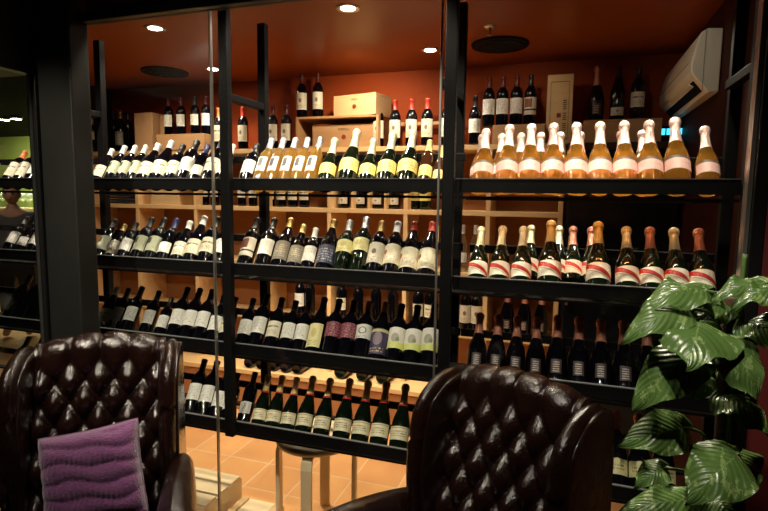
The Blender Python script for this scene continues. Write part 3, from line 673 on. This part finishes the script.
crate('wine_crate', xat(171, 196, 3.4), 3.33, B1, .25, .2, .15, 'small plain pine crate stored in a cubby under the left bay', 'crate', seal=False)
t = empty('folded_cloth_stack', (xat(125, 198, 3.4), 3.43, B1))
for k in range(5): link('folded_cloth', BX(-.10 + .004 * (k % 2), .10 - .005 * (k % 3), -.09, .09, k * .020, k * .020 + .018), 'cloth_dark', t, True, bevel=.008, seg=3)
tag(t, 'stack of folded black cloths in the cubby at far left', 'cloth')
B2 = .6605
for i, (px, k) in enumerate(((300, 'white_white'), (310, 'blank'), (341.5, 'cream_black'), (358, 'blank'), (376, 'blank'), (393, 'blank'), (418, 'cream_black'), (430, 'cream_black'), (465.5, 'cream_plain_' if 0 else 'dred_crest'), (477, 'dred_crest'))):
    bottle(k, (xat(px, 310, 3.38), 3.38, B2), scale=1., label='bottle standing in lower pine cubbies behind the third shelf, ' + ORD[i + 1] + (' from left' if i else ''), group='bottles standing in the lower cubbies')
for i, px in enumerate((508, 525, 542)):
    bottle('copper', (xat(px, 300, 3.40), 3.40, B2), scale=1., label='copper foiled bottle standing in dark cubby behind, ' + ORD[i + 1] + (' from left' if i else ''), group='copper foiled bottles in the dark cubby')
for i, px in enumerate((463, 476)):
    bottle('clear', (xat(px, 232, 3.36), 3.36, 1.0455 if 0 else 1.0455), scale=.98, label=('left', 'right')[i] + ' of two small clear bottles in cubby right of the double post', group='clear bottles in the cubby')
B3 = .3005
for i, px in enumerate((250, 262, 274, 286, 298)):
    bottle('blank', (xat(px, 358, 3.2), 3.17, B3 + .0368), direction=(0.02, 1, 0), label='dark bottle lying base outward on the bottom pine ledge, ' + ORD[i + 1] + (' from left' if i else ''), group='bottles lying on the bottom ledge')
for i, px in enumerate((340, 362, 382)):
    bottle('gold_fizz', (xat(px, 372, 3.2), 3.19, B3 + .0430), direction=(0.02, 1, 0), label='gold labelled bottle lying on bottom ledge behind third shelf estate labels, ' + ORD[i + 1] + (' from left' if i else ''), group='gold labelled bottles lying on the ledge')
# cyan reflection of a screen, built as a small glowing case
t = empty('cyan_reflection', (xat(674, 130, 3.5), 3.45, T)); link('reflection_case', BX(-.10, .10, 0, .04, 0, .10), 'black_gloss', t, False, bevel=.004)
bm = bmesh.new()
for a in (-.08, -.045, .005, .04): box(bm, a, a + .028, -.001, 0, .05, .085)
link('reflection_blocks', bm, 'cyan', t, False); tag(t, 'small black case with glowing cyan blocks for a screen reflection on the wine fridge', 'reflection')
# air conditioner
t = empty('air_conditioner', (.56, 2.7, 1.975)); L_ = .86
pf = [(.038, 0), (.038, .265), (-.02, .27), (-.045, .255), (-.060, .20), (-.074, .13), (-.074, .095), (-.066, .075), (-.005, .0)]
bm = bmesh.new(); A = [bm.verts.new((x, 0, z)) for x, z in pf]; B = [bm.verts.new((x, L_, z)) for x, z in pf]
bm.faces.new(A); bm.faces.new(B[::-1])
for i in range(len(pf)): bm.faces.new((A[i], A[(i + 1) % len(pf)], B[(i + 1) % len(pf)], B[i]))
link('casing', bm, 'white_plastic', t, False, bevel=.006, seg=3)
link('air_outlet', BX(-.030, .030, .05, L_ - .05, -.0015, .002, mtx=Matrix.Translation((-.036, 0, .036)) @ Matrix.Rotation(math.radians(51), 4, 'Y')), 'vent_dark', t, False)
bm = BX(-.013, .013, .08, L_ - .08, -.003, .003, mtx=Matrix.Translation((-.056, 0, .046)) @ Matrix.Rotation(math.radians(35), 4, 'Y')); link('louvre', bm, 'white_plastic', t, False, bevel=.003)
link('seam', BX(-.0745, -.071, .02, L_ - .02, .140, .143), 'grey_plastic', t, False); link('end_seam', BX(-.028, -.0255, -.0012, .001, .005, .262), 'grey_plastic', t, False)
tag(t, 'cream wall mounted air conditioner high on the right shop wall', 'air conditioner')
# ceiling lights and discs
def downlight(px, py, power, label, size=60):
    p = atz(px, py, CEIL); t = empty('ceiling_downlight', (p.x, p.y, CEIL - .001))
    link('trim_ring', lathe([(.034, -.001), (.052, -.004), (.055, 0), (.034, 0), (.034, -.001)], 28), 'alu', t)
    bm = bmesh.new(); bmesh.ops.create_circle(bm, cap_ends=True, radius=.033, segments=24); o = link('bulb', bm, 'lamp', t); o.location.z = -.002
    tag(t, label, 'ceiling light'); spot((p.x, p.y, CEIL - .02), (p.x, p.y + .05, 0), power, 120, .6)
downlight(348, 8, 16, 'brightest round ceiling downlight near the top centre of the shop')
downlight(430, 50, 12, 'small glowing downlight near the back wall left of the second glass joint')
downlight(155, 28, 14, 'glowing round downlight on the left of the shop ceiling')
downlight(213, 69, 10, 'glowing downlight seen behind the first glass joint above orange capped bottle')
for px, py, lb in ((165, 73, 'round black ceiling diffuser at left above the carton'), (500, 46, 'round black ceiling diffuser above the upright wine box')):
    p = atz(px, py, CEIL - .01); t = empty('ceiling_diffuser', (p.x, p.y, CEIL - .0005)); pr2 = [(0, -.03), (.05, -.03), (.055, -.022), (.09, -.022), (.095, -.016), (.125, -.016), (.13, -.010), (.155, -.010), (.158, 0), (0, 0)]
    link('louvred_disc', lathe(pr2, 40), 'vent_dark', t, False); link('hub', lathe([(0, -.04), (.02, -.038), (.024, -.0305), (0, -.0305)], 20), 'vent_dark', t); tag(t, lb, 'vent')
p = atz(490, 26, CEIL); t = empty('fire_sprinkler', (p.x, p.y, CEIL - .0005)); link('escutcheon', lathe([(.03, 0), (.028, -.008), (.01, -.010), (0, -.010)], 20), 'alu', t)
bm = lathe([(.007, -.0105), (.007, -.028), (.004, -.030), (.004, -.042), (.016, -.0425), (.016, -.045), (0, -.045)], 14); link('sprinkler_head', bm, 'brass', t); tag(t, 'small sprinkler head on the ceiling just above the right diffuser', 'sprinkler')

# ------------------------------------------------------------------ stool and crates on the floor
t = empty('round_stool', (-1.02, 2.11, 0), math.radians(12))
link('seat', lathe([(0, .41), (.165, .41), (.178, .415), (.182, .425), (.180, .438), (.172, .443), (0, .443)], 40), 'birch', t)
bm = bmesh.new(); box(bm, -.06, .06, -.04, .04, .4435, .4475)
for k in range(4):
    a = k * PI / 2; bm = bmesh.new()
    pts = [(.175, 0), (.175, .30), (.175, .355), (.168, .385), (.150, .400), (.10, .409)]
    for j, (r_, z_) in enumerate(pts):
        dr = .009; n_ = [(dr, 0), (dr, 0), (dr * .95, .002), (dr * .7, .006), (dr * .3, .0085), (0, .0)][j]
        for s2 in (-1, 1):
            for y_ in (-.023, .023): bm.verts.new((r_ + s2 * n_[0], y_, z_ + s2 * n_[1] - (0 if j < 5 else (.009 if s2 < 0 else .0))))
    bm.verts.ensure_lookup_table(); V = bm.verts
    for j in range(5):
        a_, b_ = 4 * j, 4 * j + 4
        for q in ((0, 1), (1, 3), (3, 2), (2, 0)): bm.faces.new((V[a_ + q[0]], V[a_ + q[1]], V[b_ + q[1]], V[b_ + q[0]]))
    bm.faces.new((V[0], V[1], V[3], V[2])); bm.faces.new((V[20], V[21], V[23], V[22]))
    o = link('leg', bm, 'birch', t, False); o.rotation_euler.z = a
tag(t, 'round birch stool with four bent legs under the rack', 'stool')
crate('wine_crate', -1.70, 1.90, .0005, .46, .29, .12, 'open slatted pale wine crate on the tiles beside the left chair', 'birch', slat=True, seal=False)
bm = bmesh.new()
t = empty('crate_lid', (-1.335, 2.03, .0005)); link('board', BX(-.115, .115, -.14, .14, 0, .02), 'birch', t, False, bevel=.002)
for x in (-.09, .09): link('batten', BX(x - .018, x + .018, -.13, .13, .0205, .030), 'crate', t, False, bevel=.001)
tag(t, 'flat pale wooden crate lid on the tiles between slatted crate and stool', 'lid')

# ------------------------------------------------------------------ leather wing chairs
def sd(o, lv=1):
    m_ = o.modifiers.new('sub', 'SUBSURF'); m_.levels = lv; m_.render_levels = lv
def pad(outline, x0, x1, bev):
    bm = bmesh.new(); A = [bm.verts.new((x0, y, z)) for y, z in outline]; B = [bm.verts.new((x1, y, z)) for y, z in outline]
    bm.faces.new(A); bm.faces.new(B[::-1]); n = len(A)
    for i in range(n): bm.faces.new((A[i], A[(i + 1) % n], B[(i + 1) % n], B[i]))
    return bm
def spline(pts, per=6, closed=True):
    out = []; n = len(pts)
    for i in range(n if closed else n - 1):
        p = [Vector(pts[(i + k) % n] if closed else pts[max(0, min(n - 1, i + k))]) for k in (-1, 0, 1, 2)]
        for j in range(per):
            t_ = j / per
            out.append(.5 * ((2 * p[1]) + (p[2] - p[0]) * t_ + (2 * p[0] - 5 * p[1] + 4 * p[2] - p[3]) * t_ ** 2 + (3 * p[1] - p[0] - 3 * p[2] + p[3]) * t_ ** 3))
    if not closed: out.append(Vector(pts[-1]))
    return out
HB = .265
def chair(loc, rz, label, wx=.75):
    t = empty('wingback_chair', loc, rz)
    # tufted back: path over the top and down behind
    path = []
    for k in range(49): f = k / 48; path.append((.17 + .13 * f ** 1.2, .42 + .50 * f, (-.97, .24), 1.0, f * .50))
    s_ = .50
    cyb, czb, rr = .355, .925, .055
    for k in range(1, 15):
        a = PI - .1 - k / 14 * (PI + .0); path.append((cyb + rr * math.cos(a), czb + rr * math.sin(a), (math.cos(a), math.sin(a)), max(0, 1 - k / 11), .50 + k * .0125))
    for k in range(1, 9): path.append((.415 - .03 * k / 8, .92 - .62 * k / 8, (1, 0), 0, .7))
    nu = 110; bm = bmesh.new(); G = []
    dw, dh = .118, .125
    for (y, z, nrm, amp, sv) in path:
        rowv = []
        for i in range(nu + 1):
            u_ = -HB + 2 * HB * i / nu; e = abs(u_) / HB
            pp = u_ / dw + sv / dh; qq = u_ / dw - sv / dh
            h = (abs(math.sin(PI * pp / 1) * math.sin(PI * qq / 1)) + .0001) ** .38
            d = (h - .6) * .046 * amp if amp > 0 else 0
            if sv > .44 and amp > 0:   # pleats running over the roll
                f = min(1, (sv - .44) / .08); pl = abs(math.sin(PI * (u_ / dw))) ** .4 * .016 - .006
                d = d * (1 - f) + pl * f * (1 if sv < .6 else amp)
            arch = .028 * (1 - e * e) * max(0, min(1, (z - .55) / .4))
            rowv.append(bm.verts.new((u_, y + nrm[0] * d - (.0 if nrm[0] > .9 else .035 * e ** 4 * 0), z + nrm[1] * d + arch)))
        G.append(rowv)
    for A, B in zip(G, G[1:]):
        for i in range(nu): bm.faces.new((A[i], A[i + 1], B[i + 1], B[i]))
    for i_ in (0, nu): bm.faces.new([g[i_] for g in G])
    link('tufted_backrest', bm, 'leather', t)
    # buttons at the tuft nodes
    bmn = bmesh.new(); bmesh.ops.create_uvsphere(bmn, u_segments=12, v_segments=8, radius=.0095); me = None
    for jv in range(1, 8):
        sv = jv * dh / 2
        if sv > .46: break
        for iu in range(-5, 6):
            if (iu + jv) % 2: continue
            u_ = iu * dw / 2
            if abs(u_) > HB - .03: continue
            f = sv / .50; y, z = .17 + .13 * f ** 1.2, .42 + .50 * f
            if z < .5: continue
            if me is None:
                o = link('button', bmn, 'leather', t); me = o.data
            else: o = bpy.data.objects.new('button', me); COL.objects.link(o); o.parent = t
            o.location = (u_, y + .020, z - .0 + .028 * (1 - (u_ / HB) ** 2) * max(0, min(1, (z - .55) / .4))); o.scale = (1, .6, 1)
    for s_ in (-1, 1):
        ol = [tuple(v) for v in spline([(.41, .40), (.42, .70), (.41, .93), (.37, .965), (.30, .97), (.23, .948), (.175, .90), (.15, .80), (.145, .70), (.155, .58), (.16, .40)], 4)]
        bm = pad(ol, -.042, .042, .03)
        for v in bm.verts:
            f = max(0, (.42 - v.co.y) / .36); v.co.x += s_ * (HB + .030 + .010 * f ** 1.3)
        link('wing', bm, 'leather', t, True, bevel=.036, seg=6)
        # piping roll on the wing front edge
        edge = [(.36, .955), (.29, .958), (.225, .935), (.18, .89), (.158, .80), (.152, .70), (.160, .60), (.165, .52)]
        e2 = [(s_ * (HB + .030 + .01 * ((.42 - y) / .36) ** 1.3), y - .004, z) for y, z in [tuple(v) for v in spline(edge, 5, False)]]
        bm = bmesh.new(); tube(bm, e2, [.026 + .008 * math.sin(PI * i / (len(e2) - 1)) for i in range(len(e2))], 16); link('wing_roll', bm, 'leather', t)
        # arm: fat roll that flares to a scroll
        ap = [(s_ * (.350 + .03 * f), .16 - .47 * f, .600 + .030 * math.sin(PI * min(1, f * .9)) - .02 * f) for f in [k / 12 for k in range(13)]]
        bm = bmesh.new(); tube(bm, ap, [.050 + .030 * (k / 12) ** .8 for k in range(13)], 24)
        link('arm_roll', bm, 'leather', t, True, bevel=.008)
        link('arm_panel', BX(s_ * .325 - .035, s_ * .325 + .035, -.28, .40, .14, .53), 'leather', t, True, bevel=.02, seg=4)
        # pleats and nail heads on the scroll face
        sc = empty('scroll_front', (0, 0, 0)); bpy.data.objects.remove(sc)
        fx, fy, fz = s_ * .381, -.312, .581
        o = link('scroll_face', lathe([(0, 0), (.050, 0), (.058, .004), (.060, .010), (0, .010)], 28), 'leather', t); o.matrix_local = Matrix.Translation((fx, fy + .002, fz)) @ Matrix.Rotation(PI / 2, 4, 'X')
        nm = None
        for k in range(16):
            a = 2 * PI * k / 16
            if nm is None:
                b2 = bmesh.new(); bmesh.ops.create_uvsphere(b2, u_segments=10, v_segments=6, radius=.0055); n_ = link('nail_head', b2, 'brass', o); nm = n_.data
            else: n_ = bpy.data.objects.new('nail_head', nm); COL.objects.link(n_); n_.parent = o
            n_.location = (.050 * math.cos(a), .050 * math.sin(a), .011)
    link('seat_frame', BX(-.27, .27, -.28, .38, .14, .30), 'leather', t, True, bevel=.02, seg=4)
    link('outer_back', BX(-.27, .27, .335, .40, .14, .62), 'leather', t, True, bevel=.02, seg=3)
    bm = bmesh.new(); box(bm, -.255, .255, -.30, .17, .305, .43); link('seat_cushion', bm, 'leather', t, True, bevel=.045, seg=6)
    for x in (-.28, .28):
        for y in (-.24, .34):
            o = link('leg', lathe([(0, 0), (.014, 0), (.018, .03), (.015, .06), (.026, .10), (.028, .1395), (0, .1395)], 16), 'dark_wood', t); o.location = (x, y, 0)
    t.scale = (wx, 1, 1.015)
    return tag(t, label, 'chair')
chair((-1.285, 1.105, 0), math.radians(34), 'dark brown tufted leather wingback chair at left with the purple cushion')
chair((-.250, 1.185, 0), math.radians(-27), 'dark brown tufted leather wingback chair in the centre, turned left, without cushion', .70)

# cushion
def cushion():
    t = empty('cushion', (0, 0, 0)); n = 56; bm = bmesh.new(); Gs = []
    for sgn in (-1, 1):
        G = []
        for j in range(n + 1):
            r_ = []
            for i in range(n + 1):
                a, b = 2 * i / n - 1, 2 * j / n - 1
                edge = max(0, (1 - a ** 4) * (1 - b ** 4))
                th = .060 * edge ** .42
                rib = .016 * abs(math.sin(PI * (b * 2.9 + .30 * math.sin(a * 2.2) + .10 * math.sin(a * 7 + b * 5) + .12))) ** .5 * edge ** .3
                fine = .0030 * math.sin(a * 62 + 3 * math.sin(b * 7)) * edge
                pinch = 1 - .05 * (1 - a * a) * abs(b) ** 6 
                pin2 = 1 - .05 * (1 - b * b) * abs(a) ** 6
                r_.append(bm.verts.new((a * .165 * pin2, sgn * (th + rib * (1 if sgn < 0 else .6) + fine), b * .165 * pinch)))
            G.append(r_)
        for A, B in zip(G, G[1:]):
            for i in range(n): bm.faces.new((A[i], A[i + 1], B[i + 1], B[i]))
    bmesh.ops.remove_doubles(bm, verts=bm.verts, dist=.0008)
    link('fur_cover', bm, 'fur', t)
    c = [(-.163, 0, -.163), (.163, 0, -.163), (.163, 0, .163), (-.163, 0, .163)]
    pts = []
    for k in range(4):
        for f in range(10):
            p = Vector(c[k]).lerp(Vector(c[(k + 1) % 4]), f / 10); e = 1 - .05 * math.sin(PI * f / 10); pts.append(p * e)
    pts.append(pts[0]); b2 = bmesh.new(); tube(b2, pts, .004, 8, False); link('piping', b2, 'fur', t)
    return t
t = cushion()
pc = at(95, 466, 1.20)
t.matrix_world = Matrix.Translation((-1.292, 1.165, .668)) @ Matrix.Scale(.84, 4) @ Matrix.Rotation(math.radians(30), 4, 'Z') @ Matrix.Rotation(math.radians(-18), 4, 'X') @ Matrix.Rotation(math.radians(-9), 4, 'Y')
tag(t, 'square purple faux fur cushion with ribbed bands leaning on the left leather chair', 'cushion')

# ------------------------------------------------------------------ plant
def leaf_bm(base, tip, width, droop=.02, up=(0, -.6, .8), fold=.25, twist=0):
    base, tip = Vector(base), Vector(tip); ax = tip - base; Ln = ax.length; ax.normalize()
    up = Vector(up); side = ax.cross(up).normalized(); nor = side.cross(ax).normalized()
    if twist: side, nor = side * math.cos(twist) + nor * math.sin(twist), nor * math.cos(twist) - side * math.sin(twist)
    nv, nw = 26, 12; bm = bmesh.new(); lay = bm.loops.layers.uv.new('UVMap'); G = []
    for j in range(nv + 1):
        v = j / nv
        wv = (math.sin(PI * min(1, v ** .62)) ** .75) * (1 - .25 * v); wv = max(wv, .0)
        r_ = []
        for i in range(nw + 1):
            u_ = 2 * i / nw - 1
            lobe = -.16 * Ln * (1 - v) ** 5 * abs(u_) ** 1.2
            wave = .010 * math.sin(v * 13 + u_ * 2.) * abs(u_) ** 2 + .0018 * math.sin(v * 55 - abs(u_) * 9) * abs(u_) * .6
            p = base + ax * (v * Ln + lobe) + side * (u_ * wv * width / 2) + nor * (-droop * (v ** 2) * 2 + droop * .9 * math.sin(PI * v) * 1.2 - fold * abs(u_) ** 1.5 * wv * width / 2 + wave)
            r_.append(bm.verts.new(p))
        G.append(r_)
    for j in range(nv):
        for i in range(nw):
            f = bm.faces.new((G[j][i], G[j][i + 1], G[j + 1][i + 1], G[j + 1][i]))
            for l, (a, b) in zip(f.loops, ((i, j), (i + 1, j), (i + 1, j + 1), (i, j + 1))): l[lay].uv = (a / nw, b / nv)
    bmesh.ops.remove_doubles(bm, verts=bm.verts, dist=.0004)
    return bm
t = empty('potted_plant', (.345, 1.30, 0)); off = Vector(t.location)
def pp(name, bm, m):
    for v in bm.verts: v.co -= off
    return link(name, bm, m, t)
b_ = lathe([(0, 0), (.10, 0), (.105, .01), (.135, .25), (.145, .26), (.145, .285), (.130, .285), (.125, .255), (0, .25)], 32); link('pot', b_, 'pot', t)
link('soil', lathe([(0, .262), (.08, .260), (.124, .256)], 24), 'soil', t)
b_ = bmesh.new(); tube(b_, [(0, 0, .255), (.01, 0, .7), (.004, 0, 1.15), (.0, 0, 1.30)], .022, 12); link('coir_pole', b_, 'moss', t)
LEAVES = [ # base px, base py, Ybase, tip px, tip py, Ytip, width, droop, up
 (704, 291, 1.24, 645, 299, 1.16, .085, .020, (.05, -.55, .85)),
 (688, 309, 1.22, 629, 329, 1.12, .085, .020, (0, -.7, .7)),
 (700, 322, 1.20, 690, 357, 1.08, .150, .012, (0, -.6, .8)),
 (697, 350, 1.22, 633, 404, 1.14, .105, .020, (-.2, -.85, .5)),
 (716, 338, 1.20, 765, 392, 1.12, .105, .020, (.2, -.8, .6)),
 (764, 284, 1.22, 713, 294, 1.18, .060, .012, (0, -.6, .8)),
 (782, 288, 1.16, 733, 301, 1.12, .050, .010, (0, -.5, .85)),
 (744, 324, 1.24, 785, 338, 1.18, .080, .015, (0, -.7, .7)),
 (728, 303, 1.30, 697, 316, 1.24, .075, .012, (0, -.6, .7)),
 (684, 428, 1.26, 628, 440, 1.18, .095, .020, (-.1, -.85, .5)),
 (735, 457, 1.22, 693, 495, 1.12, .120, .018, (-.1, -.8, .6)),
 (664, 468, 1.24, 636, 484, 1.20, .060, .010, (0, -.7, .7)),
 (690, 500, 1.20, 622, 508, 1.14, .070, .012, (0, -.7, .7)),
 (722, 396, 1.28, 768, 425, 1.20, .085, .016, (.2, -.8, .6)),
 (735, 450, 1.30, 757, 492, 1.24, .090, .016, (.3, -.8, .5)),
 (705, 375, 1.32, 672, 392, 1.28, .080, .016, (0, -.8, .6)),
 (748, 350, 1.33, 720, 375, 1.28, .090, .016, (0, -.8, .6)),
 (715, 500, 1.24, 740, 530, 1.18, .090, .014, (.1, -.8, .6)),
]
for (bx_, by_, Y1, tx_, ty_, Y2, wd, dr, up) in LEAVES:
    B = at(bx_, by_, Y1); Tp = at(tx_, ty_, Y2)
    o = pp('leaf', leaf_bm(B, Tp, wd * 1.15, dr, up), 'leaf')
    root_ = Vector((.345, 1.30, max(.3, B.z - .10))); mid_ = (B + root_) / 2 + Vector((0, -.01, .035))
    b_ = bmesh.new(); tube(b_, [tuple(v) for v in spline([root_, mid_, B], 5, False)], .0035, 8); pp('leaf_stalk', b_, 'stem')
b_ = bmesh.new(); p0 = at(741, 283, 1.28); tube(b_, [(p0.x, p0.y, .9), p0 + Vector((.002, 0, .05)), p0 + Vector((.004, 0, .06))], .005, 8); pp('shoot', b_, 'stem')
tag(t, 'large leafy green potted plant with variegated leaves at right before the glass', 'plant')

# ------------------------------------------------------------------ bar area seen through the side window
t = empty('bar_shelf', (-6.3, 5.55, 0)); o_ = -Vector(t.location)
def bp(name, bm, m):
    for v in bm.verts: v.co += o_
    return link(name, bm, m, t, False)
GZ = 1.30
bp('cabinet', BX(-8.3, -5.0, 5.4, 5.9, 0, 1.0), 'dark_wood'); bp('shelf_board', BX(-8.3, -5.0, 5.4, 5.7, GZ - .02, GZ), 'pine'); bp('support', BX(-8.3, -8.26, 5.4, 5.7, 1.0, GZ - .02), 'pine'); bp('support', BX(-5.04, -5.0, 5.4, 5.7, 1.0, GZ - .02), 'pine')
tag(t, 'long bar shelf of glassware glimpsed beyond the left end of the rack', 'shelf')
gpro = [(0, 0), (.034, .001), (.034, .003), (.006, .006), (.004, .012), (.004, .085), (.010, .092), (.030, .108), (.040, .135), (.041, .155), (.034, .20), (.033, .20), (.0395, .155), (.038, .135), (.028, .110), (0, .095)]
gm = None; n_ = 0
for ry, y in enumerate((5.46, 5.58)):
    for k in range(11):
        x = -7.75 + k * .13 + ry * .06
        if gm is None:
            o = link('wine_glass', lathe(gpro, 20), 'clear_glass'); gm = o.data
        else: o = bpy.data.objects.new('wine_glass', gm); COL.objects.link(o)
        o.location = (x, y, GZ + .0005)
        tag(o, 'clear stemmed wine glass in the crowded rows on the far bar shelf', 'glass', 'stemmed glasses on the bar shelf')
area((-6.8, 5.3, 2.2), (-6.8, 5.7, 1.3), 34, 1.6, .3, (.9, 1, .65))
for px, py, lb in ((4, 120, 'left of two small white downlights far off in the dark bar ceiling'), (16, 119, 'right of two small white downlights far off in the dark bar ceiling')):
    p = atz(px, py, CEIL - .03); t = empty('ceiling_downlight', (p.x, p.y, CEIL - .0005)); link('housing', lathe([(0, -.03), (.06, -.03), (.065, 0), (0, 0)], 20), 'alu', t); bm = bmesh.new(); bmesh.ops.create_circle(bm, cap_ends=True, radius=.05, segments=20); o = link('bulb', bm, 'lamp', t); o.location.z = -.031; tag(t, lb, 'ceiling light')

def skin_mesh(name, chains, mat, parent=None, lv=2, root=None):
    """chains: list of lists of (x,y,z,r); joints with the same coordinates are shared"""
    me = bpy.data.meshes.new(name); vs, es, rs, idx = [], [], [], {}
    for ch in chains:
        prev = None
        for (x, y, z, r) in ch:
            k = (round(x, 4), round(y, 4), round(z, 4))
            if k not in idx: idx[k] = len(vs); vs.append((x, y, z)); rs.append(r)
            if prev is not None: es.append((prev, idx[k]))
            prev = idx[k]
    me.from_pydata(vs, es, []); o = bpy.data.objects.new(name, me); COL.objects.link(o); o.parent = parent
    m1 = o.modifiers.new('skin', 'SKIN'); m1.use_smooth_shade = True
    for i, r in enumerate(rs): me.skin_vertices[0].data[i].radius = (r, r) if not isinstance(r, tuple) else r
    me.skin_vertices[0].data[0].use_root = True
    sd(o, lv); me.materials.append(M[mat]); return o
# person standing far back
t = empty('person', (-5.42, 4.05, 0), math.radians(38))
H = .90
body = [[(0, 0, .92 * H, .13), (0, 0, 1.08 * H, .12), (0, .01, 1.28 * H, (.15, .11)), (0, .01, 1.42 * H, (.13, .09)), (0, 0, 1.50 * H, .055), (0, -.01, 1.56 * H, .055)]]
for s_ in (-1, 1):
    body.append([(0, 0, .92 * H, .13), (s_ * .09, 0, .86 * H, .09), (s_ * .10, -.01, .48 * H, .06), (s_ * .10, .01, .10 * H, .04), (s_ * .105, -.10, .035, .035)])
    body.append([(0, .01, 1.42 * H, (.13, .09)), (s_ * .17, .01, 1.40 * H, .055), (s_ * .21, .02, 1.14 * H, .042), (s_ * .17, -.14, .98 * H, .033), (s_ * .155, -.20, .95 * H, .028), (s_ * .15, -.25, .94 * H, .030)])
    for k in range(4):
        body.append([(s_ * .15, -.25, .94 * H, .030), (s_ * (.132 + .013 * k), -.285, .935 * H, .009), (s_ * (.130 + .014 * k), -.315 - .004 * (k in (1, 2)), .925 * H, .008), (s_ * (.130 + .014 * k), -.330, .905 * H, .007)])
    body.append([(s_ * .15, -.25, .94 * H, .030), (s_ * .122, -.262, .935 * H, .010), (s_ * .112, -.285, .925 * H, .008)])
skin_mesh('body', body, 'skin', t)
top = [[(0, 0, .90 * H, .145), (0, 0, 1.08 * H, .135), (0, .01, 1.28 * H, (.165, .125)), (0, .01, 1.415 * H, (.14, .10)), (0, 0, 1.46 * H, .065)]]
for s_ in (-1, 1): top.append([(0, .01, 1.415 * H, (.14, .10)), (s_ * .17, .01, 1.40 * H, .065), (s_ * .21, .02, 1.14 * H, .052), (s_ * .18, -.10, 1.02 * H, .044)])
skin_mesh('shirt', top, 'shirt', t)
tr_ = [[(0, 0, .93 * H, .14), (0, 0, .86 * H, .12)]]
for s_ in (-1, 1): tr_.append([(0, 0, .86 * H, .12), (s_ * .095, 0, .78 * H, .098), (s_ * .10, -.01, .48 * H, .07), (s_ * .10, .01, .10 * H, .055)])
skin_mesh('trousers', tr_, 'cloth_dark', t)
bm = bmesh.new(); bmesh.ops.create_uvsphere(bm, u_segments=24, v_segments=18, radius=1)
for v in bm.verts:
    x, y, z = v.co; f = 1 - .22 * max(0, -z) ** 1.5
    v.co = (x * .072 * f, y * .092 * (1 if y > 0 else f), z * .112)
    if y < -.6 and abs(x) < .22 and -.35 < z < .12: v.co.y -= .020 * (1 - abs(x) / .22) * (1 - abs(z + .15) / .3 if abs(z + .15) < .3 else 0)
hd = link('head', bm, 'skin', t); hd.location = (0, -.01, 1.655 * H)
for s_ in (-1, 1):
    b2 = bmesh.new(); bmesh.ops.create_uvsphere(b2, u_segments=10, v_segments=8, radius=.011); o = link('eye', b2, 'hair', hd); o.location = (s_ * .030, -.080, .008)
    b2 = bmesh.new(); bmesh.ops.create_uvsphere(b2, u_segments=10, v_segments=8, radius=.022); o = link('ear', b2, 'skin', hd); o.location = (s_ * .074, .008, -.005); o.scale = (.35, .8, 1.2)
link('mouth', BX(-.022, .022, -.088, -.078, -.056, -.050), 'seal', hd, True)
bm = bmesh.new(); bmesh.ops.create_uvsphere(bm, u_segments=24, v_segments=18, radius=1)
bmesh.ops.delete(bm, geom=[v for v in bm.verts if v.co.z < -.35 or (v.co.y < -.35 and v.co.z < .42)], context='VERTS')
for v in bm.verts: v.co = Vector((v.co.x * .080, v.co.y * .100 + .004, v.co.z * .121 + .003))
link('hair', bm, 'hair', hd)
tag(t, 'dark haired person in grey top standing by far bar shelf, seen through side window', 'person')
spot((-5.0, 3.0, 2.3), (-5.4, 4.0, 1.4), 6, 60)
